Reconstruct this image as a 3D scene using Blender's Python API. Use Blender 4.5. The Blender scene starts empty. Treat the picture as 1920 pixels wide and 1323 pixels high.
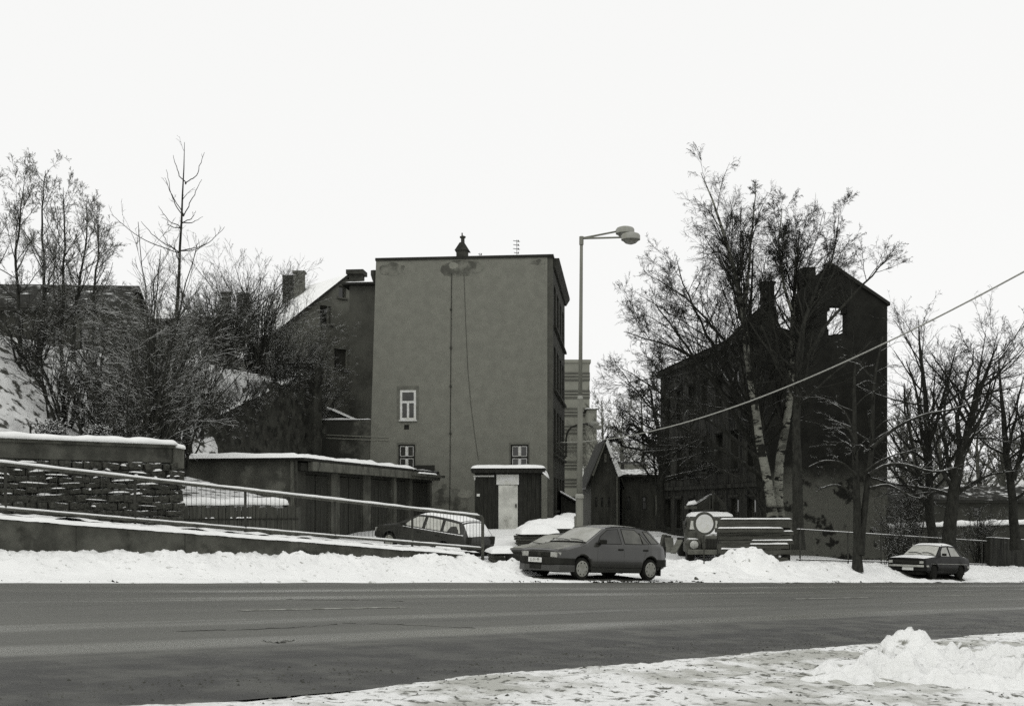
import bpy, bmesh, math, random
import numpy as np
from mathutils import Vector, Matrix

# ------------------------------------------------------------------ camera, sky, sun, exposure
F, HY, CX, EYE = 2100.0, 945.0, 960.0, 3.0          # focal length and horizon row in photo pixels, eye height
scene = bpy.context.scene
cam_d = bpy.data.cameras.new('camera'); cam = bpy.data.objects.new('camera', cam_d)
scene.collection.objects.link(cam); scene.camera = cam
cam.location = (0, 0, EYE); cam.rotation_euler = (math.radians(90), 0, 0)
cam_d.sensor_width = 36; cam_d.lens = F/1920*36; cam_d.shift_y = (HY-661.5)/1920
cam_d.clip_start = .1; cam_d.clip_end = 3000
SUN_EL, SUN_AZ = math.radians(48), math.radians(215)
world = bpy.data.worlds.new('World'); scene.world = world; world.use_nodes = True
wn, wl = world.node_tree.nodes, world.node_tree.links; wn.clear()
wo = wn.new('ShaderNodeOutputWorld'); wb = wn.new('ShaderNodeBackground'); sky = wn.new('ShaderNodeTexSky')
sky.sky_type = 'NISHITA'; sky.sun_disc = False; sky.sun_elevation = SUN_EL; sky.sun_rotation = SUN_AZ
hs = wn.new('ShaderNodeHueSaturation'); hs.inputs['Saturation'].default_value = 0
mx = wn.new('ShaderNodeMix'); mx.data_type = 'RGBA'; mx.inputs[0].default_value = .93
mx.inputs[7].default_value = (9.3, 9.32, 9.22, 1)     # even white overcast over the clear sky
wl.new(sky.outputs[0], hs.inputs['Color']); wl.new(hs.outputs[0], mx.inputs[6]); wl.new(mx.outputs[2], wb.inputs[0])
wb.inputs[1].default_value = .105; wl.new(wb.outputs[0], wo.inputs[0])
sd = bpy.data.lights.new('sun', 'SUN'); sd.energy = .6; sd.angle = math.radians(28); sd.color = (1, .985, .95)
sun = bpy.data.objects.new('sun', sd); scene.collection.objects.link(sun)
sdir = Vector((math.sin(SUN_AZ)*math.cos(SUN_EL), math.cos(SUN_AZ)*math.cos(SUN_EL), math.sin(SUN_EL)))
sun.rotation_euler = sdir.to_track_quat('Z', 'Y').to_euler()
sun.location = (0, -10, 40)
vs = scene.view_settings; vs.view_transform = 'Standard'; vs.look = 'None'; vs.exposure = 0; vs.gamma = 1
scene.cycles.use_denoising = False       # keep the fine grain and the thin twigs
scene.cycles.max_bounces = 6; scene.cycles.diffuse_bounces = 3; scene.cycles.glossy_bounces = 3
COL = scene.collection
rnd = random.Random(7); rng = np.random.default_rng(11)
S2 = math.sqrt(.5)

# ------------------------------------------------------------------ geometry helpers
def P(px, py, d): return Vector(((px-CX)/F*d, d, EYE+(HY-py)/F*d))
def X(px, d): return (px-CX)/F*d
def Zp(py, d): return EYE+(HY-py)/F*d
def UV(u, v): return ((u-v)*S2, (u+v)*S2)
def u_at(px, v): k = (px-CX)/F; return v*(1+k)/(1-k)
def hsh(i, j, s): 
    n = np.sin(i*127.1+j*311.7+s*74.7)*43758.5453
    return n-np.floor(n)
def vnoise(x, y, s=0):
    x = np.asarray(x, float); y = np.asarray(y, float)
    i, j = np.floor(x), np.floor(y); fx, fy = x-i, y-j
    fx = fx*fx*(3-2*fx); fy = fy*fy*(3-2*fy)
    a, b, c, d = hsh(i, j, s), hsh(i+1, j, s), hsh(i, j+1, s), hsh(i+1, j+1, s)
    return (a*(1-fx)+b*fx)*(1-fy)+(c*(1-fx)+d*fx)*fy
def fbm(x, y, s=0, o=4):
    r = 0; a = .5
    for k in range(o):
        r = r+a*vnoise(np.asarray(x)*2**k, np.asarray(y)*2**k, s+k*3.1); a *= .5
    return r
def clods(x, y, s=0):
    """rounded clods of uneven height on a cell pattern"""
    x = np.asarray(x, float)+0*np.asarray(y, float); y = np.asarray(y, float)+0*x; i0, j0 = np.floor(x), np.floor(y); out = np.zeros_like(x)
    for di in (-1, 0, 1):
        for dj in (-1, 0, 1):
            i, j = i0+di, j0+dj; px, py = i+.15+.7*hsh(i, j, s), j+.15+.7*hsh(i, j, s+5); rr = .35+.45*hsh(i, j, s+9)
            d2 = ((x-px)**2+(y-py)**2)/rr**2; out = np.maximum(out, np.sqrt(np.clip(1-d2, 0, 1))*rr*(.4+.8*hsh(i, j, s+13)))
    return out
def sstep(x, a, b):
    t = np.clip((np.asarray(x, float)-a)/(b-a), 0, 1); return t*t*(3-2*t)

def link(o, parent=None):
    COL.objects.link(o)
    if parent is not None: o.parent = parent
    return o
def tag(o, label=None, cat=None, group=None, kind=None):
    if label: o['label'] = label
    if cat: o['category'] = cat
    if group: o['group'] = group
    if kind: o['kind'] = kind
    return o
def thing(name, label, cat, loc=(0, 0, 0), rz=0, group=None):
    o = bpy.data.objects.new(name, None); o.empty_display_size = .2
    o.location = loc; o.rotation_euler = (0, 0, rz); link(o)
    return tag(o, label, cat, group)
def np_mesh(name, verts, faces, smooth=False):
    """verts (N,3) array, faces (M,k) array"""
    me = bpy.data.meshes.new(name); verts = np.asarray(verts, np.float32); faces = np.asarray(faces, np.int32)
    me.vertices.add(len(verts)); me.vertices.foreach_set('co', verts.ravel())
    k = faces.shape[1]; me.loops.add(faces.size); me.loops.foreach_set('vertex_index', faces.ravel())
    me.polygons.add(len(faces)); me.polygons.foreach_set('loop_start', np.arange(0, faces.size, k, dtype=np.int32))
    if smooth: me.polygons.foreach_set('use_smooth', np.ones(len(faces), bool))
    me.update(calc_edges=True); return me

class MB:
    def __init__(s): s.v = []; s.f = []
    def add(s, vs, fs):
        n = len(s.v); s.v += [tuple(p) for p in vs]; s.f += [tuple(n+i for i in f) for f in fs]; return s
    def hexa(s, p):  # bottom 0-3 ccw, top 4-7
        return s.add(p, [(3, 2, 1, 0), (4, 5, 6, 7), (0, 1, 5, 4), (1, 2, 6, 5), (2, 3, 7, 6), (3, 0, 4, 7)])
    def box(s, x0, x1, y0, y1, z0, z1, m=None):
        p = [Vector(q) for q in ((x0, y0, z0), (x1, y0, z0), (x1, y1, z0), (x0, y1, z0), (x0, y0, z1), (x1, y0, z1), (x1, y1, z1), (x0, y1, z1))]
        if m is not None: p = [m @ q for q in p]
        return s.hexa(p)
    def prism(s, poly, y0, y1, m=None):   # poly in (x,z), extruded along y
        n = len(poly); p = [Vector((a, y0, b)) for a, b in poly]+[Vector((a, y1, b)) for a, b in poly]
        if m is not None: p = [m @ q for q in p]
        return s.add(p, [tuple(range(n)), tuple(range(2*n-1, n-1, -1))]+[(i, i+n, (i+1) % n+n, (i+1) % n) for i in range(n)])
    def plan(s, poly, z0, z1):            # poly in (x,y), extruded along z
        n = len(poly); p = [(a, b, z0) for a, b in poly]+[(a, b, z1) for a, b in poly]
        return s.add(p, [tuple(range(n-1, -1, -1)), tuple(range(n, 2*n))]+[(i, (i+1) % n, (i+1) % n+n, i+n) for i in range(n)])
    def tube(s, pts, r, n=8, cap=True):
        pts = [Vector(p) for p in pts]; rs = r if isinstance(r, (list, tuple)) else [r]*len(pts); vs = []; fs = []
        up = Vector((0, 0, 1)); a = None
        for i, p in enumerate(pts):
            t = (pts[min(i+1, len(pts)-1)]-pts[max(i-1, 0)]).normalized()
            if a is None: a = t.cross(up if abs(t.z) < .9 else Vector((1, 0, 0))).normalized()
            a = (a-t*a.dot(t)).normalized(); b = t.cross(a)
            for k in range(n):
                w = 2*math.pi*k/n; vs.append(p+(a*math.cos(w)+b*math.sin(w))*rs[i])
        for i in range(len(pts)-1):
            for k in range(n):
                fs.append((i*n+k, i*n+(k+1) % n, (i+1)*n+(k+1) % n, (i+1)*n+k))
        if cap: fs += [tuple(range(n-1, -1, -1)), tuple((len(pts)-1)*n+k for k in range(n))]
        return s.add(vs, fs)
    def lathe(s, prof, c=(0, 0, 0), n=20, axis='Z', m=None):
        vs = []; fs = []; c = Vector(c)
        for r, h in prof:
            for k in range(n):
                w = 2*math.pi*k/n; a, b = r*math.cos(w), r*math.sin(w)
                q = Vector((a, b, h)) if axis == 'Z' else Vector((a, h, b)) if axis == 'Y' else Vector((h, a, b))
                vs.append(c+(m @ q if m is not None else q))
        for i in range(len(prof)-1):
            for k in range(n): fs.append((i*n+k, i*n+(k+1) % n, (i+1)*n+(k+1) % n, (i+1)*n+k))
        fs += [tuple(range(n-1, -1, -1)), tuple((len(prof)-1)*n+k for k in range(n))]
        return s.add(vs, fs)
    def grid(s, fn, nu, nv):
        vs = [fn(i/(nu-1), j/(nv-1)) for i in range(nu) for j in range(nv)]
        return s.add(vs, [(i*nv+j, (i+1)*nv+j, (i+1)*nv+j+1, i*nv+j+1) for i in range(nu-1) for j in range(nv-1)])
    def build(s, name, mat, parent=None, smooth=False, bevel=0, sharp=None, fix=True):
        me = bpy.data.meshes.new(name); me.from_pydata(s.v, [], s.f)
        if fix:
            bm = bmesh.new(); bm.from_mesh(me); bmesh.ops.recalc_face_normals(bm, faces=bm.faces); bm.to_mesh(me); bm.free()
        me.materials.append(mat)
        if smooth:
            me.polygons.foreach_set('use_smooth', [True]*len(me.polygons))
            if sharp: me.set_sharp_from_angle(angle=math.radians(sharp))
        o = bpy.data.objects.new(name, me); link(o, parent)
        if bevel:
            md = o.modifiers.new('bevel', 'BEVEL'); md.width = bevel; md.segments = 2; md.limit_method = 'ANGLE'
        return o

# ------------------------------------------------------------------ materials (black-and-white print, faint olive tone)
def tint(v): return (v, v*1.008, v*(.86 if v < .3 else .92 if v < .6 else .985), 1)
def mat(name, v, v2=None, rough=.85, scale=3., detail=6, contrast=(.35, .65), stain=None, bump=.0, bscale=20., stretch=(1, 1, 1),
        metal=0, spec=.08, snow=None, low=None, grain=0., coat=0):
    m = bpy.data.materials.new(name); m.use_nodes = True; nt = m.node_tree; N, L = nt.nodes, nt.links
    b = N['Principled BSDF']; b.inputs['Roughness'].default_value = rough; b.inputs['Metallic'].default_value = metal
    b.inputs['Specular IOR Level'].default_value = spec
    if coat: b.inputs['Coat Weight'].default_value = coat; b.inputs['Coat Roughness'].default_value = .05
    tc = N.new('ShaderNodeTexCoord'); mp = N.new('ShaderNodeMapping'); mp.inputs['Scale'].default_value = stretch
    L.new(tc.outputs['Object'], mp.inputs[0])
    def noise(sc, det=6, off=0., src=None):
        n = N.new('ShaderNodeTexNoise'); n.inputs['Scale'].default_value = sc; n.inputs['Detail'].default_value = det
        n.inputs['Roughness'].default_value = .62
        if off:
            ad = N.new('ShaderNodeVectorMath'); ad.inputs[1].default_value = (off, off*1.7, off*.6)
            L.new((src or mp.outputs[0]), ad.inputs[0]); L.new(ad.outputs[0], n.inputs['Vector'])
        else: L.new(src or mp.outputs[0], n.inputs['Vector'])
        return n.outputs[0]
    def ramp(src, lo, hi, a=0., c=1.):
        r = N.new('ShaderNodeMapRange'); r.interpolation_type = 'SMOOTHSTEP'
        r.inputs[1].default_value = lo; r.inputs[2].default_value = hi; r.inputs[3].default_value = a; r.inputs[4].default_value = c
        L.new(src, r.inputs[0]); return r.outputs[0]
    def mix(f, a, c):
        x = N.new('ShaderNodeMix'); x.data_type = 'RGBA'
        if isinstance(f, float): x.inputs[0].default_value = f
        else: L.new(f, x.inputs[0])
        for s, i in ((a, 6), (c, 7)):
            if isinstance(s, tuple): x.inputs[i].default_value = s
            else: L.new(s, x.inputs[i])
        return x.outputs[2]
    def math_(op, a, c):
        x = N.new('ShaderNodeMath'); x.operation = op
        for s, i in ((a, 0), (c, 1)):
            if isinstance(s, (int, float)): x.inputs[i].default_value = s
            else: L.new(s, x.inputs[i])
        return x.outputs[0]
    col = tint(v)
    if v2 is not None: col = mix(ramp(noise(scale, detail), *contrast), tint(v), tint(v2))
    if low:      # render surviving on the lower storey: (value, z0, z1, patchiness, value of fallen patches)
        sp = N.new('ShaderNodeSeparateXYZ'); L.new(tc.outputs['Object'], sp.inputs[0])
        h = math_('ADD', sp.outputs[2], math_('MULTIPLY', noise(.8, 5, 3.), 3.))
        f = ramp(h, low[1]+1.5, low[2]+1.5, 1., 0.)
        f = math_('MULTIPLY', f, ramp(noise(low[3], 4, 9.), .40, .46))
        col = mix(f, col, mix(noise(4., 6, 1.), tint(low[0]*.8), tint(low[0]*1.15)))
    if stain: col = mix(ramp(noise(stain[1], 7, 5.), stain[2], stain[2]+stain[3]), col, tint(stain[0]))
    if grain: col = mix(math_('MULTIPLY', noise(24., 3), grain), col, tint(v*.35))
    if snow:
        ge = N.new('ShaderNodeNewGeometry'); sp = N.new('ShaderNodeSeparateXYZ'); L.new(ge.outputs['Normal'], sp.inputs[0])
        f = ramp(math_('ADD', sp.outputs[2], math_('MULTIPLY', math_('SUBTRACT', noise(snow[2] if len(snow) > 2 else 4., 3, 2., tc.outputs['Object']), .5), snow[3] if len(snow) > 3 else 1.2)), snow[0], snow[1])
        col = mix(f, col, (.80, .81, .79, 1))
    if isinstance(col, tuple): b.inputs['Base Color'].default_value = col
    else: L.new(col, b.inputs['Base Color'])
    if bump:
        bp = N.new('ShaderNodeBump'); bp.inputs['Strength'].default_value = bump; bp.inputs['Distance'].default_value = .03
        L.new(noise(bscale, 6, .5), bp.inputs['Height']); L.new(bp.outputs[0], b.inputs['Normal'])
    return m

M = {}
M['snow'] = mat('snow', .80, .86, rough=.6, scale=1.2, bump=.35, bscale=9, spec=.25)
M['snow_dirty'] = mat('snow_dirty', .80, .86, rough=.6, scale=1.2, bump=.6, bscale=14, stain=(.22, 4.5, .60, .12), spec=.15)
M['snow_yard'] = mat('snow_yard', .74, .84, rough=.6, scale=.7, bump=.4, bscale=8, stain=(.35, 2.2, .64, .12), spec=.25)
M['snow_chunk'] = mat('snow_chunk', .80, .86, rough=.5, scale=3, bump=.8, bscale=24, stain=(.20, 4., .57, .10), spec=.15)
M['bare_shade'] = mat('bare_shade', .035, .06, scale=5, bump=.6, bscale=20)  # bare ground colour with the shade beneath the cars painted in
M['frost_film'] = mat('frost_film', .20, .11, scale=2.5, rough=.4, spec=.3)
M['snow_slush'] = mat('snow_slush', .78, .42, rough=.55, scale=1.3, contrast=(.45, .60), bump=.8, bscale=26, stain=(.12, 13., .53, .10), stretch=(.8, .8, 1), spec=.1)
M['hill_snow'] = mat('hill_snow', .76, .62, scale=1.4, bump=.5, bscale=6, stain=(.06, 2.6, .50, .10))
M['render_grey'] = mat('render_grey', .205, .245, scale=2.2, detail=12, bump=.25, bscale=60, stain=(.20, .45, .54, .3), grain=.66)
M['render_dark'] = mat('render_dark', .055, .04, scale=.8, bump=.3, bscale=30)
M['render_strip'] = mat('render_strip', .085, .065, scale=2., bump=.3, bscale=40)
M['annex_grey'] = mat('annex_grey', .085, .05, scale=.7, stain=(.03, .45, .52, .2), bump=.3, bscale=30)
M['low_wall'] = mat('low_wall', .10, .035, scale=.5, contrast=(.42, .55), bump=.4, bscale=20)
M['house_render'] = mat('house_render', .19, .12, scale=.5, stain=(.05, .35, .55, .2), bump=.3, bscale=20)
M['garage_render'] = mat('garage_render', .055, .10, scale=.9, stain=(.13, .7, .58, .12), bump=.5, bscale=16)
M['concrete'] = mat('concrete', .13, .07, scale=2.5, stain=(.04, 1.6, .55, .15), bump=.4, bscale=25, stretch=(1, 1, .4))
M['retain'] = mat('retain', .105, .055, scale=1.8, stain=(.03, 1.1, .52, .16), bump=.5, bscale=18)
M['stone'] = mat('stone', .045, .09, scale=3, stain=(.022, 2., .5, .2), bump=1., bscale=12, snow=(.80, 1.05, 3., 2.0))
M['stone_dark'] = mat('stone_dark', .026, .05, scale=1.6, stain=(.015, 2.2, .5, .15), bump=1., bscale=7, snow=(.75, 1.0, 3., .9))
M['mortar'] = mat('mortar', .03, .045, scale=6, bump=.5)
M['tar'] = mat('tar', .03, .02, scale=3, rough=.6)
M['wood_dark'] = mat('wood_dark', .018, .032, scale=3, stretch=(6, 6, .5), bump=.5, bscale=12)
M['wood_door'] = mat('wood_door', .030, .045, scale=3, stretch=(5, 5, .5), bump=.4, bscale=10)
M['wood_grey'] = mat('wood_grey', .075, .045, scale=2.5, stretch=(6, 6, .6), bump=.4, bscale=10)
M['timber'] = mat('timber', .085, .05, scale=3, stretch=(.6, 6, 6), bump=.5, bscale=12)
M['timber_end'] = mat('timber_end', .03, .02, scale=6)
M['white_paint'] = mat('white_paint', .62, .5, scale=4, rough=.5)
M['sheet_door'] = mat('sheet_door', .55, .40, scale=1.6, stain=(.20, 1.3, .56, .18), rough=.45, bump=.15, bscale=5)
M['frame_dark'] = mat('frame_dark', .03, .02, rough=.5)
M['glass'] = mat('glass', .02, .045, scale=.8, rough=.08, spec=.6)
M['glass_dim'] = mat('glass_dim', .018, .04, scale=2., rough=.15, spec=.5)
M['glass_fog'] = mat('glass_fog', .05, .11, scale=2.2, rough=.25, spec=.4)
M['glass_frost'] = mat('glass_frost', .34, .24, scale=2.2, rough=.3, spec=.5)
M['glass_snow'] = mat('glass_snow', .52, .44, scale=5, rough=.5)
M['iron'] = mat('iron', .05, .035, scale=6, rough=.55)
M['rail_paint'] = mat('rail_paint', .11, .06, scale=5, rough=.5)
M['lamp_metal'] = mat('lamp_metal', .20, .15, scale=2, rough=.5, stretch=(4, 4, .5))
M['lamp_head'] = mat('lamp_head', .30, .25, scale=4, rough=.5)
M['lamp_glass'] = mat('lamp_glass', .16, .09, scale=7, rough=.2, spec=.6)
M['cable'] = mat('cable', .42, .36, scale=8, rough=.5)
M['wire'] = mat('wire', .035, rough=.6)
M['brick'] = mat('brick', .05, .032, scale=5, bump=.5, snow=(.8, 1.0))
M['brick_grey'] = mat('brick_grey', .13, .09, scale=5, bump=.4)
M['ruin'] = mat('ruin', .014, .022, scale=1.2, bump=.6, bscale=12, low=(.105, 3.2, 5.4, .75, .02))
M['ruin_side'] = mat('ruin_side', .020, .045, scale=1.6, stretch=(2.5, 2.5, .35), bump=.6, bscale=9, stain=(.010, .9, .5, .15))
M['ruin_roof'] = mat('ruin_roof', .016, .03, scale=4, bump=.5, snow=(1.0, 1.35, 1.6, 1.6))
M['panel'] = mat('panel', .20, .17, scale=.3)
M['panel_band'] = mat('panel_band', .085, .065, scale=.6, rough=.3)
M['panel_line'] = mat('panel_line', .24, rough=.6)
M['house_dark'] = mat('house_dark', .055, .032, scale=1.4, stretch=(2, 2, .4), bump=.4, bscale=9)
M['shutter'] = mat('shutter', .17, .11, scale=6)
M['bark'] = mat('bark', .022, .040, scale=9, stretch=(1, 1, .4), bump=.7, bscale=30)
M['bark_snow'] = mat('bark_snow', .020, .036, scale=9, stretch=(1, 1, .4), bump=.5, bscale=30, snow=(.72, .95, 5., .7))
M['twig'] = mat('twig', .020, .034, scale=5)
M['twig_grey'] = mat('twig_grey', .05, .09, scale=3, snow=(.5, .9, 2., .9))
M['twig_snow'] = mat('twig_snow', .024, .04, scale=5, snow=(.66, .92, 2.2, 1.25))
M['birch'] = mat('birch', .07, .21, scale=1.3, contrast=(.38, .58), stain=(.016, 3.0, .51, .05), stretch=(.6, .6, 1.5), bump=.3)
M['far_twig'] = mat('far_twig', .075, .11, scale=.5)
M['needle'] = mat('needle', .02, .035, scale=7, snow=(.35, .8, 9., 1.3))
M['rubber'] = mat('rubber', .012, .02, scale=9, rough=.9)
M['plastic'] = mat('plastic', .018, .026, scale=7, rough=.6)
M['chrome'] = mat('chrome', .42, .34, scale=6, rough=.3, metal=.4)
M['hubcap'] = mat('hubcap', .30, .22, scale=12, rough=.5)
M['lens'] = mat('lens', .42, .30, scale=22, rough=.15, spec=.6)
M['plate'] = mat('plate', .66, .58, scale=20, rough=.5)
M['ink'] = mat('ink', .06, rough=.6)
M['paint_tipo'] = mat('paint_tipo', .034, .026, scale=1.6, rough=.30, spec=.4, coat=.45)
M['paint_dark'] = mat('paint_dark', .028, .022, scale=1.6, rough=.35, spec=.4, coat=.25)
M['paint_estate'] = mat('paint_estate', .024, .036, scale=1.6, rough=.4, spec=.3, coat=.12)
M['paint_black'] = mat('paint_black', .006, .010, scale=1.6, rough=.5, spec=.14, coat=.02)
M['truck'] = mat('truck', .06, .10, scale=3, rough=.6, stain=(.03, 4, .55, .1), snow=(.7, .95, 4., .8))
M['canvas'] = mat('canvas', .05, .035, scale=2, rough=.9, bump=.4, bscale=8, snow=(.75, 1.1, 3., 1.2))
M['sign_ring'] = mat('sign_ring', .07, rough=.5)
M['sign_white'] = mat('sign_white', .62, .54, scale=6, rough=.5)
def road_material():
    m = mat('asphalt', .085, .105, scale=1.1, stretch=(1, 1, 1), rough=.6, spec=.35)
    nt = m.node_tree; N, L = nt.nodes, nt.links; b = N['Principled BSDF']
    tc = N.new('ShaderNodeTexCoord'); mp = N.new('ShaderNodeMapping')
    mp.vector_type = 'POINT'; mp.inputs['Rotation'].default_value = (0, 0, math.radians(-45)); mp.inputs['Scale'].default_value = (1, 1, 1)
    L.new(tc.outputs['Object'], mp.inputs[0])
    st = N.new('ShaderNodeMapping'); st.inputs['Scale'].default_value = (.09, 1.1, 1); L.new(mp.outputs[0], st.inputs[0])
    def nz(src, sc, det):
        n = N.new('ShaderNodeTexNoise'); n.inputs['Scale'].default_value = sc; n.inputs['Detail'].default_value = det; n.inputs['Roughness'].default_value = .6
        L.new(src, n.inputs['Vector']); return n.outputs[0]
    def rg(src, a, c, x, y):
        r = N.new('ShaderNodeMapRange'); r.inputs[1].default_value = a; r.inputs[2].default_value = c; r.inputs[3].default_value = x; r.inputs[4].default_value = y
        r.interpolation_type = 'SMOOTHSTEP'; L.new(src, r.inputs[0]); return r.outputs[0]
    def mixc(f, a, c):
        x = N.new('ShaderNodeMix'); x.data_type = 'RGBA'; L.new(f, x.inputs[0])
        for s, i in ((a, 6), (c, 7)):
            if isinstance(s, tuple): x.inputs[i].default_value = s
            else: L.new(s, x.inputs[i])
        return x.outputs[2]
    streak = nz(st.outputs[0], 1.0, 5); fine = nz(tc.outputs['Object'], 45, 3); big = nz(tc.outputs['Object'], .25, 4)
    col = mixc(rg(streak, .3, .7, 0, 1), tint(.048), tint(.092))
    col = mixc(rg(big, .35, .65, 0, .55), col, tint(.095))
    col = mixc(rg(fine, .45, .75, 0, .5), col, tint(.045))
    sp = N.new('ShaderNodeSeparateXYZ'); L.new(mp.outputs[0], sp.inputs[0])      # y runs across the road
    # dark slush and grit lying along the near gutter, with its own ragged outline
    ad = N.new('ShaderNodeMath'); ad.operation = 'ADD'; mu = N.new('ShaderNodeMath'); mu.operation = 'MULTIPLY'; mu.inputs[1].default_value = 2.4
    gr = nz(st.outputs[0], 3.0, 7); L.new(gr, mu.inputs[0]); L.new(sp.outputs[1], ad.inputs[0]); L.new(mu.outputs[0], ad.inputs[1])
    gut = rg(ad.outputs[0], 8.5, 10.4, 1., 0.); spots = nz(mp.outputs[0], 2.2, 8)
    mm = N.new('ShaderNodeMath'); mm.operation = 'MULTIPLY'; L.new(gut, mm.inputs[0]); L.new(rg(spots, .36, .6, .25, 1.), mm.inputs[1])
    col = mixc(mm.outputs[0], col, tint(.020))
    # wheel tracks: four polished bands along the road with painted wet sheen, broken up by noise
    wob = N.new('ShaderNodeMath'); wob.operation = 'MULTIPLY_ADD'; wob.inputs[1].default_value = 1.1; L.new(nz(st.outputs[0], .35, 3), wob.inputs[0]); L.new(sp.outputs[1], wob.inputs[2])
    tr_ = None
    for c in (9.3, 11.1, 15.0, 16.9):
        sb = N.new('ShaderNodeMath'); sb.operation = 'SUBTRACT'; sb.inputs[1].default_value = c; L.new(wob.outputs[0], sb.inputs[0])
        ab = N.new('ShaderNodeMath'); ab.operation = 'ABSOLUTE'; L.new(sb.outputs[0], ab.inputs[0]); q = rg(ab.outputs[0], .12, .55, 1., 0.)
        if tr_ is None: tr_ = q
        else:
            mxx = N.new('ShaderNodeMath'); mxx.operation = 'MAXIMUM'; L.new(tr_, mxx.inputs[0]); L.new(q, mxx.inputs[1]); tr_ = mxx.outputs[0]
    tm = N.new('ShaderNodeMath'); tm.operation = 'MULTIPLY'; L.new(tr_, tm.inputs[0]); L.new(rg(streak, .35, .62, .1, 1.), tm.inputs[1])
    col = mixc(rg(tm.outputs[0], 0, 1, 0, .55), col, tint(.165))  # lighter colour stands in for the wet sheen on the tracks
    L.new(col, b.inputs['Base Color'])
    L.new(rg(tm.outputs[0], 0, 1, .60, .26), b.inputs['Roughness']); b.inputs['Specular IOR Level'].default_value = .35
    bp = N.new('ShaderNodeBump'); bp.inputs['Strength'].default_value = .35; bp.inputs['Distance'].default_value = .02
    L.new(fine, bp.inputs['Height']); L.new(bp.outputs[0], b.inputs['Normal'])
    return m
M['asphalt'] = road_material()
# ------------------------------------------------------------------ the lie of the land (heights relative to the eye, then + EYE)
V0, V1 = 6.0, 19.2                                # near and far edge of the road
def R(u):
    u = np.asarray(u, float); return -.955-.0487*np.clip(u, -45, 62)-.010*np.clip(u-62, 0, 80)
def path(u): return -.51-.088*(np.clip(u, -25, 21.5)-10.7)
CP = [(-7, 37, -1.05), (-5.5, 45, -1.05), (-3.6, 54, -1.05), (2, 54.4, -1.05), (0, 50, -1.08), (-4.3, 37.6, -1.42), (-1.5, 35.6, -1.78), (-3.2, 35.2, -1.55),
      (-6.0, 33, -1.05), (1.2, 45, -1.25), (14, 54, -2.5), (18, 55, -2.75), (10, 70, -2.0), (8, 47, -2.4), (8.6, 40, -2.25), (6.5, 37, -2.1), (4, 40, -1.8),
      (6, 75, -1.75), (-2, 90, -1.9), (20, 90, -2.4), (2, 34, -1.95), (0.2, 32.5, -1.75), (30, 60, -3.6), (40, 80, -3.8), (17, 50, -2.9), (21, 50, -3.0), (4, 60, -1.55), (5, 67, -1.7)]
CP += [(*UV(u, 22.4), float(R(u))+.38) for u in range(34, 76, 3)]
CP += [(*UV(u, v), float(path(u))) for u in range(-30, 20, 3) for v in (22, 24.5)]
CP += [(*UV(u, 20.6), float(R(u))+.06) for u in (22, 24, 26, 28, 30, 32)]
CPA = np.array(CP)
def idw(x, y):
    x = np.asarray(x, float); sh = x.shape; x = x.ravel(); y = np.asarray(y, float).ravel()
    out = np.empty_like(x)
    for i in range(0, len(x), 20000):
        d2 = (x[i:i+20000, None]-CPA[None, :, 0])**2+(y[i:i+20000, None]-CPA[None, :, 1])**2+.3
        w = 1/d2**1.6; out[i:i+20000] = (w*CPA[None, :, 2]).sum(1)/w.sum(1)
    return out.reshape(sh)
def G(u, v):
    u = np.asarray(u, float); v = np.asarray(v, float); x, y = UV(u, v); r = R(u); z2 = idw(x, y)
    z2 = np.where((v > 21.4) & (v < 27) & (u < 19.5), path(u)*(1-sstep(u, 17, 19.5))+z2*sstep(u, 17, 19.5), z2)
    wt = np.where(v < 21.4, sstep(u, 18, 23)*sstep(v, V1, 21.4), 1.)
    return r+(z2-r)*wt
def gz(x, y): return float(G((x+y)*S2, (y-x)*S2))+EYE
def sheet(name, us, vs, zf, m, kind='structure', label=None, cat=None, smooth=True, parent=None):
    U, Vv = np.meshgrid(us, vs, indexing='ij'); x, y = UV(U, Vv); z = zf(U, Vv)+EYE
    n, k = U.shape; idx = np.arange(n*k).reshape(n, k)
    f = np.stack([idx[:-1, :-1], idx[1:, :-1], idx[1:, 1:], idx[:-1, 1:]], -1).reshape(-1, 4)
    me = np_mesh(name, np.stack([x, y, z], -1).reshape(-1, 3), f, smooth); me.materials.append(m)
    o = bpy.data.objects.new(name, me); link(o, parent); tag(o, label, cat, None, kind); return o
def spaced(*segs):
    out = []
    for a, b, s in segs: out += list(np.arange(a, b, s))
    return np.array(out+[segs[-1][1]])
us = spaced((-600, -60, 45), (-60, -12, 4), (-12, 60, .6), (60, 130, 5), (130, 900, 55))
vs_ = spaced((-600, -60, 45), (-60, -4, 4), (-4, 5.6, .6), (5.6, 19.2, 1.36), (19.2, 21.36, .36), (21.36, 21.42, .05), (21.42, 60, .6), (60, 130, 5), (130, 900, 55))
sheet('ground', us, vs_, lambda u, v: G(u, v)-.06*sstep(v, V0-.6, V0-.2)*(1-sstep(v, V1, V1+.4))-.02*(1-sstep(v, V1, V1+.4)), M['snow_yard'])
road = sheet('road', spaced((-80, -10, 7), (-10, 60, 1), (60, 400, 20)), np.linspace(V0-.35, V1+.35, 24), lambda u, v: R(u)+0*v, M['asphalt'])
M['lane_paint'] = mat('lane_paint', .32, .12, scale=7, stretch=(1, 1, 1), contrast=(.38, .62), rough=.6)
for u0, u1 in ((u_at(450, 12.2), u_at(760, 12.2)), (u_at(1490, 12.2), u_at(1632, 12.2)), (u_at(1735, 12.2), u_at(1835, 12.2)), (-3, 0), (38.5, 42)):
    sheet('lane_marking', np.linspace(u0, u1, 6), np.array([12.12, 12.29]), lambda u, v: R(u)+.005, M['lane_paint'], kind=None, parent=road)
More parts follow.
